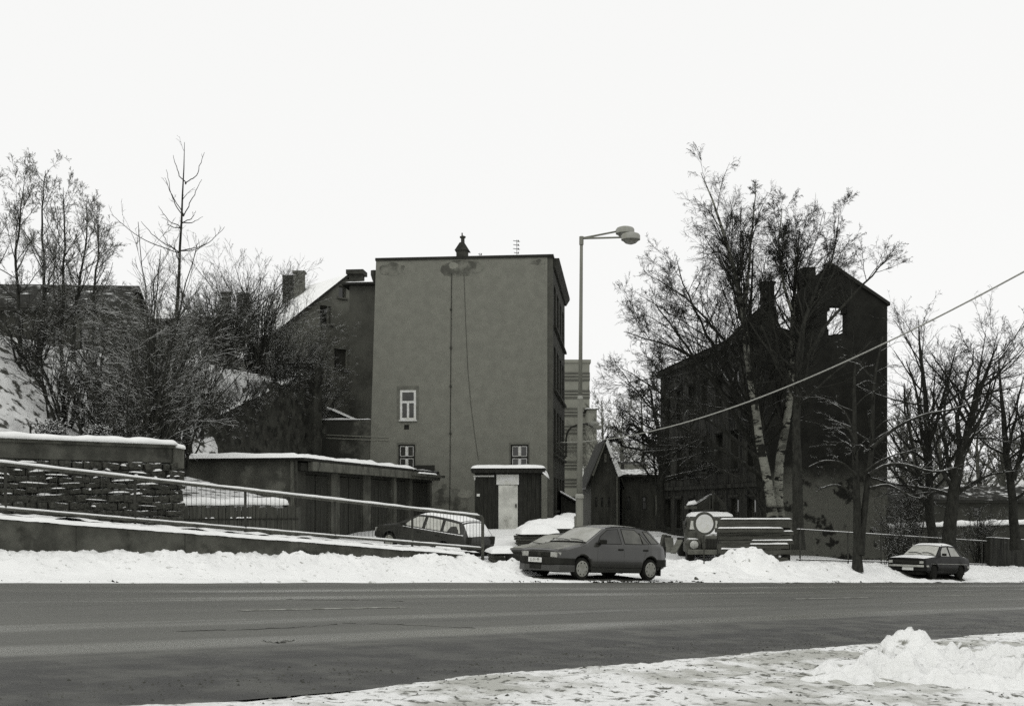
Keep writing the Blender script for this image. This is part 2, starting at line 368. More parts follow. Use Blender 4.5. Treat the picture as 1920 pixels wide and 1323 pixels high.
# tarred joint and cracks across the road
def crack(pts, w):
    mb = MB(); P3 = []
    for px, py in pts:
        k, s = (px-CX)/F, (py-HY)/F            # where the sight line meets the road plane
        d = .955/(s-.0487*(1+k)*S2); P3.append((k*d, d, d*-s+EYE+.0))
    Q = []
    for a_, b_ in zip(P3[:-1], P3[1:]):
        for k in range(7): Q.append(Vector(a_).lerp(Vector(b_), k/7)+Vector((rnd.gauss(0, .02), rnd.gauss(0, .05), 0)))
    mb.tube(Q, [w*rnd.uniform(.3, 1.2) for _ in Q], 4); return mb.build('crack', M['tar'], road)
crack([(330, 1183), (420, 1181), (520, 1178), (585, 1174), (635, 1170)], .0055)
crack([(640, 1168), (720, 1170), (830, 1174), (900, 1178)], .0055)
crack([(535, 1123), (590, 1124), (690, 1125), (760, 1127)], .006)
crack([(495, 1201), (520, 1206), (555, 1199)], .006)

# snow thrown up along the road
def lumpy(u, v, s, sc=1.): 
    a = fbm(u*sc*1.3, v*sc*1.3, s, 5); b = 1-np.abs(2*fbm(u*sc*2.9, v*sc*2.9, s+9, 3)-.94)
    return a*.75+b*.35-.45
def bank_far(u, v):
    t = (v-V1+.25+.5*(fbm(u*.8, v*0, 4, 3)-.45))/2.2
    h = .36*sstep(t, .18, .98)**1.1+.07*sstep(t, 0, .12)
    h = h*(1-.72*sstep(u, 18.3, 21.2))
    amp = .06+.20*sstep(t, .35, .9)
    return G(u, v)+h+amp*(lumpy(u, v, 3, 1.1)*.8+.5*lumpy(u, v, 5, 2.6))*.8+(.15*clods(u*1.6+.5*fbm(u, v, 77, 2), v*1.9, 3)*sstep(fbm(u*.7, v*.7, 78, 2), .25, .5)+.11*clods(u*4.1, v*4.1, 6)*sstep(fbm(u*1.1, v*1.1, 79, 2), .2, .5)+.08*clods(u*9, v*9, 7))*sstep(t, .4, .9)*sstep(t, .05, .4)*(1-.5*sstep(u, 19, 22))-.05*(1-sstep(t, 0, .12))-.03
o = sheet('snow_bank', np.arange(-6, 21, .05), np.arange(18.7, 21.3, .05), bank_far, M['snow_dirty'], 'stuff', 'ploughed snow heaped along the kerb below the railing wall', 'snow')
def bank_right(u, v):
    t = (v-V1+.25+.5*(fbm(u*.8, v*0, 14, 3)-.45))/2.4
    f = sstep(u, 26.5, 31)
    h = (.05+.05*f*sstep(t, .2, .8))*sstep(t, 0, .15)*(1-.5*sstep(t, .9, 1.3))
    return G(u, v)+h+(.05+.09*f)*(lumpy(u, v, 7, 1.2)*.8+.5*lumpy(u, v, 8, 2.6))+f*(.13*clods(u*2.2, v*2.2, 13)+.09*clods(u*4.8, v*4.8, 16))*sstep(t, .3, .7)*sstep(t, .05, .4)-.05*(1-sstep(t, 0, .12))-.025*(1-f)+.01
sheet('snow_bank', np.arange(18.6, 60, .075), np.arange(18.7, 23.4, .075), bank_right, M['snow_dirty'], 'stuff', 'low trampled snow between the parked cars and the pipe fence', 'snow')
def path_snow(u, v): return path(u)+.04+.10*lumpy(u, v, 21, 1.)+.07*clods(u*2.3, v*2.3, 23)+.04*sstep(v, 21.3, 21.6)-.05*sstep(v, 23.5, 24)
sheet('snow_cover', np.arange(-10, 20.2, .09), np.arange(21.27, 24.1, .08), path_snow, M['snow_yard'], 'stuff', 'trodden snow on the sloping footway behind the railing', 'snow')
def verge(u, v):
    t = (V0+.12+.9*(fbm(u*.55, v*0+2, 31, 3)-.5)-v)/1.6
    x, y = UV(u, v)
    pile = .22*np.exp(-((x-3.12)/.26)**2-((y-8.8)/.5)**2)+.15*np.exp(-((x-3.75)/.6)**2-((y-8.3)/.7)**2)+.11*np.exp(-((x-2.35)/.6)**2-((y-7.7)/.5)**2)
    pile = pile*(.35+1.4*fbm(u*3.1, v*3.1, 44, 5))
    return R(u)-.03+.06*sstep(t, 0, .5)+.045*lumpy(u, v, 33, 1.5)*sstep(t, 0, .5)+.035*lumpy(u, v, 35, 5.)*sstep(t, 0, .3)+.02*clods(u*9, v*9, 41)*sstep(t, .2, .6)
sheet('snow_verge', np.arange(-1, 26, .05), np.arange(1.6, 7.0, .05), verge, M['snow_slush'], 'stuff', 'thin gritty snow on the verge across the road from the cars', 'snow')
def near_pile(u, v):
    x, y = UV(u, v); wx, wy = x+.10*(fbm(x*3, y*3, 81, 3)-.5), y+.10*(fbm(x*3, y*3, 85, 3)-.5); b = 0*x
    for cx, cy, rx, ry, h in ((3.16, 8.85, .26, .40, .31), (3.42, 8.75, .34, .5, .22), (2.72, 8.35, .55, .45, .13), (2.3, 8.0, .5, .35, .07), (3.75, 8.55, .6, .6, .17), (4.3, 8.6, .5, .5, .14), (3.3, 8.1, .8, .45, .10)):
        b = np.maximum(b, h*np.sqrt(np.clip(1-((wx-cx)/rx)**2-((wy-cy)/ry)**2, 0, 1)))
    k = np.clip(b*9, 0, 1); rg_ = 1-np.abs(2*fbm(x*2.6+3, y*2.6, 91, 5)/.94-1); r2 = 1-np.abs(2*fbm(x*6+3, y*6, 95, 4)/.94-1)
    return R(u)-.06+b*.8+k*(.30*(rg_-.62)+.16*(r2-.62)+.06*clods(x*6, y*6, 87))+.03*k
sheet('snow_pile', np.arange(5.5, 10.5, .022), np.arange(1.8, 5.2, .022), near_pile, M['snow_chunk'], None, 'chunky ploughed snow pile on the verge across the road from the cars', 'snow pile')
def mound(name, label, c, rx, ry, h, seed, m=None, n=44, dirty=True):
    mb = MB()
    def fn(a, b):
        x, y = (a-.5)*2, (b-.5)*2; r2 = x*x+y*y
        e = max(0, 1-r2); z = h*e**.8*(.72+.75*float(fbm(x*2.2+seed, y*2.2, seed, 4)-.2))+h*.35*float(lumpy(x*1.8+seed, y*1.8, seed, 1))*e+h*e*(.5*float(clods(x*3.2+seed, y*3.2, seed))+.3*float(clods(x*7+seed, y*7, seed+2)))-h*.12*e
        wx, wy = c[0]+x*rx, c[1]+y*ry
        return (wx, wy, gz(wx, wy)-.06+z+.02)
    mb.grid(fn, n, n); o = mb.build(name, m or M['snow_dirty'], None, True); return tag(o, label, 'snow pile')
mound('snow_pile', 'rough shovelled snow pile in front of the timber stack', (8.0, 37.8), 1.5, 1.2, .78, 5)
mound('snow_pile', 'small snow heap at the end of the iron railing', (.1, 30.6), .9, .8, .34, 8, n=30)
mound('snow_pile', 'snow heap under the side of the parked estate car', (-2.0, 34.2), .8, .5, .38, 12, n=26)
for k, (px, d, s) in enumerate(((940, 31.2, .10), (951, 31.6, .07), (1305, 33, .07), (920, 30.5, .07))):
    mb = MB(); x = X(px, d); z = gz(x, d)+.05
    mb.lathe([(s*.4, -s*.2), (s, .15*s), (s*.85, .8*s), (s*.35, 1.15*s)], (x, d, z), 7)
    for i in range(len(mb.v)): mb.v[i] = tuple(c+rnd.uniform(-.3, .3)*s for c in mb.v[i])
    tag(mb.build('ice_clod', M['concrete'] if k else M['retain'], None, True, sharp=40), 'dirty ice clod lying on the yard snow', 'ice clod', 'ice clods on the snow')

# snow-free ground under the parked cars, painted dark to deepen their contact shade
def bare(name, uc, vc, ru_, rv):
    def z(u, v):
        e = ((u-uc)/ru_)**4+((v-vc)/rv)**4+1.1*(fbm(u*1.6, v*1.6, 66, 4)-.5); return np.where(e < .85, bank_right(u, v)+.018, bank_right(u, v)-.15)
    sheet(name, np.arange(uc-ru_*1.2, uc+ru_*1.2, .06), np.arange(vc-rv*1.25, vc+rv*1.25, .06), z, M['bare_shade'], 'structure')
bare('bare_ground_shade', u_at(1090, 19.2)+1.3, 20.0, 2.1, .80); bare('bare_ground_shade', u_at(1750, 19.4)+.95, 19.95, 2.1, .8)
# grit and frozen clods thrown to the road edges: far too many to count
def grit(name, label, n, uf, vf, zf, smin, smax, m, seed):
    r = np.random.default_rng(seed); u = uf(r, n); v = vf(r, n, u); x, y = UV(u, v); z = zf(u, v)+EYE; s = r.uniform(smin, smax, n)*r.uniform(.4, 1, n)
    base = np.array([(1, 0, 0), (0, 1, 0), (-1, 0, 0), (0, -1, 0), (0, 0, .8), (0, 0, -.6)]); F8 = np.array([(0, 1, 4), (1, 2, 4), (2, 3, 4), (3, 0, 4), (1, 0, 5), (2, 1, 5), (3, 2, 5), (0, 3, 5)])
    V_ = base[None]*s[:, None, None]*r.uniform(.6, 1.4, (n, 6, 3))+np.stack([x, y, z], -1)[:, None, :]
    me = np_mesh(name, V_.reshape(-1, 3), (F8[None]+6*np.arange(n)[:, None, None]).reshape(-1, 3)); me.materials.append(M[m]); o = bpy.data.objects.new(name, me); link(o); return tag(o, label, 'grit', None, 'stuff')
grit('road_grit', 'dark grit and clods along the far road edge under the snow bank', 2600, lambda r, n: r.uniform(-6, 60, n), lambda r, n, u: 19.15+.5*(.45-fbm(u*.8, u*0, 4, 3))+np.abs(r.normal(0, .16, n))*np.where(vnoise(u*.9, u*0, 3) > .45, 1.4, .5), lambda u, v: np.maximum(R(u), R(u)+.05*(v-19.1))+.01, .015, .05, 'tar', 1)
grit('road_grit', 'dark clods scattered over the gritty near verge', 7000, lambda r, n: r.uniform(2, 24, n), lambda r, n, u: np.where(r.random(n) < .55, 6.35+r.normal(0, .35, n), r.uniform(2.2, 6.6, n)), lambda u, v: np.maximum(verge(u, v), R(u))-.002, .004, .016, 'retain', 2)
grit('snow_crumb', 'crumbled snow lumps along the crest of the ploughed bank', 1800, lambda r, n: r.uniform(-4, 21, n), lambda r, n, u: np.clip(20.7+r.normal(0, .45, n), 19.3, 21.3), lambda u, v: bank_far(u, v)-.01, .015, .05, 'snow', 3)
grit('snow_crumb', 'crumbled snow lumps before the pipe fence', 2600, lambda r, n: r.uniform(22, 58, n), lambda r, n, u: np.clip(20.9+r.normal(0, .7, n), 19.3, 23.2), lambda u, v: bank_right(u, v)-.01, .015, .05, 'snow', 4)
# hillside behind the stone wall, terraced behind the picket fence
gf = Vector((.207, .978)); gl = Vector((-.978, .207)); GC = Vector((-7.17, 37.0)); GW = 5.0
def hill(u, v):
    x, y = UV(u, v); q = (x-GC.x)*gl.x+(y-GC.y)*gl.y-GW          # distance left of the garages' back
    al = (x-GC.x)*gf.x+(y-GC.y)*gf.y                               # distance along them
    Hn = np.minimum(1.40+.30*(v-24.3), 5.6+.045*(v-40))
    soft = sstep(q, -.5, 4.5); up = sstep(al, 4.5, 7.5)
    z = 1.42+(Hn-1.42)*(soft*(1-up)+up)
    z = z+.16*lumpy(u, v, 51, .7)*sstep(v, 25, 27)+.10*lumpy(u, v, 57, 2.)*sstep(v, 25, 27)
    ter = .02+.15*(v-26.9)+.06*lumpy(u, v, 61, 1.)
    z = np.where((u > 13.05), np.where(q < 0, ter, np.minimum(z, ter+4)), z)
    z = np.where((u > 13.05) & (v < 33.5) & (al < -.2), ter, z)
    dip = sstep(al, 13.5, 16.)*(1-sstep(q, 6, 11)); z = z*(1-dip)+2.2*dip
    z = np.where((q < np.where(al > 5.4, 1.7, .15)) & (al > -.02), -7, z)
    z = np.where((u > 18.25) & (al < 0), -7, z)
    return z
sheet('hillside', spaced((-60, -6, 3), (-6, 34, .32)), spaced((24.3, 26.9, .3), (26.93, 27.0, .06), (27.0, 46, .32), (46, 90, 2.5)), 
      lambda u, v: np.where((u > 13.05) & (v < 26.95), -7, hill(u, v)), M['hill_snow'])

# ------------------------------------------------------------------ footway wall and railing
RV = 21.6
def uv3(u, v, z): x, y = UV(u, v); return Vector((x, y, z+EYE))
t = thing('retaining_wall', 'low concrete retaining wall below the iron railing', 'wall', uv3(10, 21.3, -1.6))
def inv(t): return t.matrix_basis.inverted()
mb = MB(); L0 = np.linspace(-14, 19.3, 60)
def strip(mb, ul, va, vb, zlo, zhi, base):
    n = len(mb.v); vsx = []
    for u in ul:
        for v, z in ((va, zlo(u)), (vb, zlo(u)), (vb, zhi(u)), (va, zhi(u))): vsx.append(uv3(u, v, z)-base)
    fs = [(i*4+k, i*4+(k+1) % 4, i*4+4+(k+1) % 4, i*4+4+k) for i in range(len(ul)-1) for k in range(4)]
    e = (len(ul)-1)*4; fs += [(3, 2, 1, 0), (e, e+1, e+2, e+3)]
    mb.add(vsx, fs)
for a, b in ((-14, 4), (4.012, 9.3), (9.312, 11.6), (11.612, 14.4), (14.412, 16.9), (16.912, 19.3)):      # cast sections with open joints
    mb = MB(); strip(mb, np.linspace(a, b, 12), 21.18+rnd.uniform(-.02, .02), 21.44, lambda u: float(R(u))-.3, lambda u: float(path(u))-.02, t.location)
    mb.build('wall_section', M['retain'], t)
sheet('snow_cover', np.arange(-10, 19.5, .07), np.linspace(21.13, 21.42, 6), lambda u, v: path(u)-.06+.13*np.sqrt(np.clip(1-((v-21.30)/.18)**2, 0, 1))+.045*lumpy(u, v, 71, 1.6), M['snow'], 'stuff', 'snow lying along the edge of the footway wall', 'snow')

ends = [u_at(p, RV) for p in (905, 773, 628, 460, 253)]; du = ends[-2]-ends[-1]
posts = ends+[ends[-1]-du*k for k in (1, 2, 3)]
rl = thing('railing', 'iron pipe railing with thin bars above the footway wall, snow on its rails', 'railing', uv3(ends[0], RV, float(path(ends[0]))))
B = rl.location
def rp(u, h): return uv3(u, RV, float(path(u))+h)-B
TH, BH = 1.05, .20
top = [rp(u, TH) for u in np.linspace(posts[-1], ends[0]-.12, 30)]
for h0 in ((-.01, .08), (-.05, .02)): pass
bend = [rp(ends[0]-.05, TH-.015), rp(ends[0]-.01, TH-.05), rp(ends[0], TH-.12), rp(ends[0], .45), rp(ends[0], -.35)]
MB().tube(top+bend, .042, 8).build('top_rail', M['rail_paint'], rl, True)
MB().tube([rp(u, BH) for u in np.linspace(posts[-1], ends[0], 30)], .03, 8).build('bottom_rail', M['rail_paint'], rl, True)
for u in posts[1:]: MB().tube([rp(u, -.35), rp(u, TH-.02)], .03, 8).build('post', M['iron'], rl, True)
bar_me = None; n = int((ends[0]-posts[-1])/.115)
for i in range(1, n):
    u = ends[0]-i*.115
    if min(abs(u-p) for p in posts) < .05: continue
    if bar_me is None:
        ob = MB().tube([(0, 0, 0), (0, 0, TH-BH)], .0048, 4).build('baluster', M['iron'], rl, True); bar_me = ob.data
    else: ob = bpy.data.objects.new('baluster', bar_me); link(ob, rl)
    ob.location = rp(u, BH)
def snow_on(pts, w, h, name, parent, seed=0, m='snow', sub=6):
    """soft snow ridge lying on a rail or ledge that follows pts"""
    mb = MB(); pts = [Vector(p) for p in pts]; vs = []; K = 7; m_ = []
    for i in range(len(pts)-1):
        for s in range(sub): m_.append(pts[i].lerp(pts[i+1], s/sub))
    m_.append(pts[-1])
    for i, p in enumerate(m_):
        d = (m_[min(i+1, len(m_)-1)]-m_[max(i-1, 0)]); d.z = 0; d.normalize(); sd = Vector((-d.y, d.x, 0))
        e = 1-.0*i; hh = h*(.65+.8*float(fbm(p.x*2.3+seed, p.y*2.3+p.z, seed, 3))); ww = w*(.85+.35*float(fbm(p.x*1.7+4+seed, p.y*1.7, seed+2, 3)))
        if i in (0, len(m_)-1): hh *= .3; ww *= .7
        for k in range(K):
            a = math.pi*k/(K-1); vs.append(p+sd*(math.cos(a)*ww)+Vector((0, 0, math.sin(a)**.7*hh)))
    n = len(m_); fs = [(i*K+k, (i+1)*K+k, (i+1)*K+k+1, i*K+k+1) for i in range(n-1) for k in range(K-1)]+[(i*K, i*K+K-1, (i+1)*K+K-1, (i+1)*K) for i in range(n-1)]
    fs += [tuple(range(K)), tuple((n-1)*K+k for k in range(K))]
    return mb.add(vs, fs).build(name, M[m], parent, True)
snow_on([p+Vector((0, 0, .012)) for p in top], .046, .050, 'rail_snow', rl, 3)
snow_on([rp(u, BH+.016) for u in np.linspace(posts[-1], ends[0]-.05, 40)], .03, .034, 'rail_snow', rl, 5)

# ------------------------------------------------------------------ stone wall with single stones
SU1 = 13.1
sw = thing('stone_wall', 'rough stone wall with snow on its ledges and a rendered band on top', 'wall', uv3(SU1, 24.0, float(path(SU1))-.1))
B = sw.location; wtop = 1.38
mb = MB(); strip(mb, [-14, 4, SU1], 24.10, 24.45, lambda u: float(path(u))-.4, lambda u: wtop-.02, B); mb.build('wall_core', M['mortar'], sw)
mb = MB(); strip(mb, [-14, 0, 5, 9, SU1-.25], 24.04, 24.44, lambda u: wtop-.42, lambda u: wtop, B); mb.build('coping_band', M['retain'], sw, bevel=.02)
mb = MB(); strip(mb, [-14, 4, SU1-.2], 23.97, 24.07, lambda u: wtop-.08, lambda u: wtop+.02, B); mb.build('coping_lip', M['retain'], sw, bevel=.015)
mb = MB(); strip(mb, [SU1-.24, SU1+.05], 24.0, 24.5, lambda u: wtop-.55, lambda u: wtop-.05, B); mb.build('end_block', M['concrete'], sw, bevel=.04)
stones = []
for k in range(7):
    bm = bmesh.new(); bmesh.ops.create_cube(bm, size=1)
    bmesh.ops.bevel(bm, geom=bm.edges[:], offset=.09, segments=1, affect='EDGES')
    for v in bm.verts: v.co += Vector((rnd.uniform(-.07, .07), rnd.uniform(-.07, .07), rnd.uniform(-.07, .07)))
    me = bpy.data.meshes.new('stone'); bm.to_mesh(me); bm.free(); me.materials.append(M['stone']); stones.append(me)
row_z = wtop-.44; ang = math.radians(45)
while row_z > -1.25:
    hh = rnd.uniform(.10, .20); u = 7.4+rnd.uniform(0, .2)
    while u < SU1:
        w = rnd.choice((rnd.uniform(.14, .26), rnd.uniform(.2, .46)))
        if u+w > SU1-.1: w = SU1-u+.02
        if row_z > float(path(u))-.25:
            o = bpy.data.objects.new('stone', rnd.choice(stones)); link(o, sw); dp = rnd.uniform(.26, .38)
            o.location = uv3(u+w/2, 24.16-(dp-.28)*.5, row_z-hh/2)-B; o.scale = (w*1.02, dp, hh*.98); o.rotation_euler = (rnd.uniform(-.12, .12), rnd.uniform(-.14, .14), ang+rnd.uniform(-.12, .12)); o.scale.z *= rnd.uniform(.86, 1.12)
        u += w+.02
    row_z -= hh+.012
snow_on([uv3(u, 24.22, wtop+.0)-B for u in np.linspace(-13, SU1-.1, 40)], .32, .14, 'wall_snow', sw, 7)
snow_on([uv3(SU1-.2, 24.1, wtop-.06)-B, uv3(SU1+.05, 24.1, wtop-.09)-B], .2, .12, 'wall_snow', sw, 9)
for k in range(48):        # snow pads caught on ledges
    u = rnd.uniform(8, SU1-.2); z = wtop-.48-abs(rnd.gauss(0, .5))
    if z < float(path(u))+.05: continue
    snow_on([uv3(u, 23.96, z)-B, uv3(u+rnd.choice((rnd.uniform(.04, .12), rnd.uniform(.15, .6))), 23.96, z+rnd.uniform(-.03, .03))-B], rnd.uniform(.025, .08), rnd.uniform(.012, .045), 'ledge_snow', sw, k, sub=4)

# ------------------------------------------------------------------ picket fence in front of the garages
FV = 26.9; f0, f1 = 13.2, u_at(558, FV)
pf = thing('picket_fence', 'old board fence between the stone wall and the garages', 'fence', uv3(f1, FV, -.95)); B = pf.location
mb = None; u = f0; k = 0
while u < f1-.02:
    w = rnd.uniform(.10, .14); h = .90+rnd.uniform(-.05, .03); tl = rnd.uniform(-.015, .015)
    m = Matrix.Translation(uv3(u+w/2, FV-.03+rnd.uniform(-.008, .008), -.95)-B) @ Matrix.Rotation(ang, 4, 'Z') @ Matrix.Rotation(tl, 4, 'Y')
    MB().box(-w/2+.006, w/2-.006, -.012, .012, -.1, h, m).build('picket', M['wood_grey'], pf); u += w
for h in (.25, .62):
    MB().tube([uv3(f0, FV+.03, -.95+h)-B, uv3(f1, FV+.03, -.95+h)-B], .035, 6).build('fence_rail', M['wood_dark'], pf)
MB().tube([uv3(f0, FV-.055, -.95+.56)-B, uv3(f1, FV-.055, -.95+.54)-B], .018, 6).build('fence_rail', M['wood_dark'], pf)
for k in range(9):
    u = rnd.uniform(f0, f1-.3); snow_on([uv3(u, FV-.055, -.375)-B, uv3(u+rnd.uniform(.05, .25), FV-.055, -.375)-B], .025, .03, 'rail_snow', pf, k, sub=4)
a = uv3(f1, FV, -.95)-B; b = Vector((-6.95, 36.9, EYE-.95))-B
for i in range(26):      # return running back to the garage corner
    p = a.lerp(b, (i+.5)/26); m = Matrix.Translation(p) @ Matrix.Rotation(math.atan2(b.y-a.y, b.x-a.x), 4, 'Z')
    MB().box(-.09, .09, -.012, .012, -.1, .86+rnd.uniform(-.04, .03), m).build('picket', M['wood_grey'], pf)
snow_on([uv3(u, FV+.25, -.03+.02*rnd.random())-B for u in np.linspace(f0-.1, f1-.25, 12)], .28, .20, 'bank_snow', pf, 15)
# ------------------------------------------------------------------ building helpers
class Frame:
    """vertical wall plane: origin (x,y) on the ground plan, local X along the wall, Y into the building"""
    def __init__(s, x, y, ang, z): s.x, s.y, s.a, s.z = x, y, ang, z; s.c, s.s = math.cos(ang), math.sin(ang)
    def hit(s, px, py, ly=0.):
        k = (px-CX)/F; ox, oy = s.x-s.s*ly, s.y+s.c*ly
        t = (k*oy-ox)/(s.c-k*s.s); d = oy+s.s*t
        return t, EYE+(HY-py)/F*d-s.z
    def lx(s, px, ly=0.): return s.hit(px, 0, ly)[0]
    def lz(s, px, py, ly=0.): return s.hit(px, py, ly)[1]
def wall_holes(mb, x0, x1, z0, z1, holes, depth=.22, m=None):
    """face in the local plane y=0 with rectangular openings and reveals"""
    xs = sorted({x0, x1, *[h[0] for h in holes], *[h[1] for h in holes]}); zs = sorted({z0, z1, *[h[2] for h in holes], *[h[3] for h in holes]})
    M4 = m or Matrix()
    for i in range(len(xs)-1):
        for j in range(len(zs)-1):
            cx, cz = (xs[i]+xs[i+1])/2, (zs[j]+zs[j+1])/2
            if any(h[0] < cx < h[1] and h[2] < cz < h[3] for h in holes): continue
            mb.add([M4 @ Vector(q) for q in ((xs[i], 0, zs[j]), (xs[i+1], 0, zs[j]), (xs[i+1], 0, zs[j+1]), (xs[i], 0, zs[j+1]))], [(0, 1, 2, 3)])
    for a, b, c, d in holes:
        q = [M4 @ Vector(w) for w in ((a, 0, c), (b, 0, c), (b, 0, d), (a, 0, d), (a, depth, c), (b, depth, c), (b, depth, d), (a, depth, d))]
        mb.add(q, [(0, 4, 5, 1), (1, 5, 6, 2), (2, 6, 7, 3), (3, 7, 4, 0), (4, 7, 6, 5)])
def window(parent, x0, x1, z0, z1, y, fm, style='T', m=None, fw=.07, gm=None, label=None, mull=None):
    """frame of bars and single panes behind them"""
    M4 = m or Matrix(); mb = MB(); t = .05; mu = mull or fw
    mb.box(x0, x1, y-t, y, z0, z0+fw, M4); mb.box(x0, x1, y-t, y, z1-fw, z1, M4)
    mb.box(x0, x0+fw, y-t, y, z0+fw, z1-fw, M4); mb.box(x1-fw, x1, y-t, y, z0+fw, z1-fw, M4)
    cells = [(x0+fw, x1-fw, z0+fw, z1-fw)]; xm = (x0+x1)/2
    if style in 'TX':
        zt = z0+(z1-z0)*.60; mb.box(x0+fw, x1-fw, y-t+.002, y, zt-mu/2, zt+mu/2, M4)
        mb.box(xm-mu/2, xm+mu/2, y-t+.004, y, z0+fw, zt-mu/2, M4); cells = [(x0+fw, xm-mu/2, z0+fw, zt-mu/2), (xm+mu/2, x1-fw, z0+fw, zt-mu/2)]
        if style == 'X':
            mb.box(xm-mu/2, xm+mu/2, y-t+.004, y, zt+mu/2, z1-fw, M4); cells += [(x0+fw, xm-mu/2, zt+mu/2, z1-fw), (xm+mu/2, x1-fw, zt+mu/2, z1-fw)]
        else: cells += [(x0+fw, x1-fw, zt+mu/2, z1-fw)]
    w = mb.build('window', fm, parent); 
    if label: w['label'] = label
    for a, b, c, d in cells:
        MB().box(a-.004, b+.004, y-.022, y-.012, c-.004, d+.004, M4).build('pane', gm or M['glass'], w)
    return w
def snow_slab(name, parent, x0, x1, y0, y1, z, h, seed, nx=60, ny=8, slope=(0, 0), over=.05, m='snow'):
    """lumpy snow layer resting on a flat roof, rounded at its rim"""
    mb = MB()
    def fn(a, b):
        x, y = x0+(x1-x0)*a, y0+(y1-y0)*b
        e = min(1, min(x-x0, x1-x, y-y0, y1-y)/.22); rim = math.sqrt(max(0, 1-(1-e)**2))
        n = float(fbm(x*1.3+seed, y*1.3, seed, 3)); jx = (1-rim)*.10*(float(fbm(x*2.+seed, y*2., seed+4, 2))-.4)
        return (x+jx, y+jx*1.2, z+slope[0]*(x-x0)+slope[1]*(y-y0)-.01+h*rim*(.55+.9*n))
    return mb.grid(fn, nx, ny).build(name, M[m], parent, True)

# ------------------------------------------------------------------ tall rendered building
fa = math.radians(-5.7); C0 = (1.98, 54.4); zb = EYE-1.15
fr = Frame(*C0, fa, zb); ZT = EYE+12.0-zb
mbd = thing('apartment_building', 'tall narrow grey rendered house with almost blank end wall', 'building', (*C0, zb), fa)
W = -fr.lx(705.); D = 11.0
h1 = (fr.lx(750), fr.lx(780), fr.lz(765, 787), fr.lz(765, 731)); h2 = (fr.lx(747), fr.lx(778), fr.lz(762, 893), fr.lz(762, 833)); h3 = (fr.lx(957.5), fr.lx(991), fr.lz(975, 893), fr.lz(975, 833))
vent = (fr.lx(757.5), fr.lx(767), fr.lz(762, 805), fr.lz(762, 796))
mb = MB(); wall_holes(mb, -W, -.26, 0, ZT, [h1, h2, h3, vent], .16)
# slightly battered left edge: the foot of the wall stands out a little
mb.add([(-W, 0, 0), (-W-.40, 0, 0), (-W, 0, ZT)], [(0, 1, 2)])
mb.add([(-W-.40, 0, 0), (-W-.40, D, 0), (-W, D, ZT), (-W, 0, ZT)], [(0, 1, 2, 3)])
mb.add([(-W-.40, D, 0), (0, D, 0), (0, D, ZT), (-W, D, ZT)], [(0, 1, 2, 3)])
wl_ = mb.build('end_wall', M['render_grey'], mbd, fix=False)
MB().box(-.26, .0, .03, .3, 0, ZT).build('corner_strip', M['render_strip'], mbd)
side = Matrix.Translation((0, .3, 0)) @ Matrix.Rotation(math.radians(90), 4, 'Z')
shl = []
zs_rows = [(.9, 2.5), (3.7, 5.9), (6.9, 9.0), (10.0, 12.0)]
for (a, b) in zs_rows:
    for k in range(4): shl.append((.6+k*2.5, .6+k*2.5+1.55, a, b))
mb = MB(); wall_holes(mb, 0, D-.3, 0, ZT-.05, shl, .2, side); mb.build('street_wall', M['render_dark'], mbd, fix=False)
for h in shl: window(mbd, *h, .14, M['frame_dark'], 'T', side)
for (a, b) in zs_rows:
    MB().box(.3, D-.6, -.14, -.002, a-.16, a-.05, side).build('string_course', M['render_dark'], mbd)
MB().box(-W-.03, .04, -.06, D, ZT, ZT+.13).build('roof_edge', M['tar'], mbd)
MB().prism([(0, ZT-.45), (.10, ZT-.45), (.30, ZT-.12), (.30, ZT-.003), (0, ZT-.003)], .25, D).build('cornice', M['render_dark'], mbd)
snow_slab('roof_snow', mbd, -W, 0, 0.0, D, ZT+.13, .06, 3, 40, 12)
window(mbd, *h1, .05, M['white_paint'], 'T', fw=.11, label='tall white window with three panes in the blank end wall')
for h in (h2, h3):
    w = window(mbd, *h, .10, M['frame_dark'], 'X', fw=.075, mull=.09)
    xm = (h[0]+h[1])/2; zt = h[2]+(h[3]-h[2])*.6
    mb = MB(); mb.box(xm-.045, xm+.045, .03, .048, h[2]+.08, zt-.06).box(xm-.045, xm+.045, .03, .048, zt+.06, h[3]-.08)
    for a, b in ((h[0]+.08, xm-.05), (xm+.05, h[1]-.08)):
        for c, d in ((h[2]+.08, zt-.05), (zt+.05, h[3]-.08)):
            for q in ((a, a+.025, c, d), (b-.025, b, c, d), (a, b, c, c+.025), (a, b, d-.025, d)): mb.box(q[0], q[1], .035, .047, q[2], q[3])
    mb.build('casement', M['white_paint'], w)
M['skim_ring'] = mat('skim_ring', .12, .17, scale=3, grain=.4)
for q, s in ((h1, .10), (h2, .05), (h3, .05)):   # rough darker patching left round the windows
    mb = MB()
    for a, b, c, d in ((q[0]-s*1.6, q[0], q[2]-s, q[3]+s*2), (q[1], q[1]+s*1.4, q[2], q[3]+s*2), (q[0], q[1], q[3], q[3]+s*2)):
        mb.box(a+.002, b-.002, -.006, .01, c, d)
    mb.build('window_surround', M['skim_ring'], mbd)
MB().box(h1[0]-.05, h1[1]+.05, -.10, .0, h1[2]-.06, h1[2]-.002).build('window_sill', M['white_paint'], mbd)
MB().box(vent[0], vent[1], .10, .12, vent[2], vent[3]).build('vent_grille', M['tar'], mbd)
mb = MB(); c0 = [fr.hit(px, py) for px, py in ((847, 512), (846, 600), (845, 720), (844, 860), (843, 980))]
mb.tube([(a, -.03, b) for a, b in c0], .016, 5).build('lightning_conductor', M['wire'], mbd)
for py in (580, 652, 724, 812):
    a, b = fr.hit(846-.005*(py-500), py); MB().box(a-.04, a+.05, -.07, 0, b-.05, b+.05).build('conductor_clip', M['iron'], mbd)
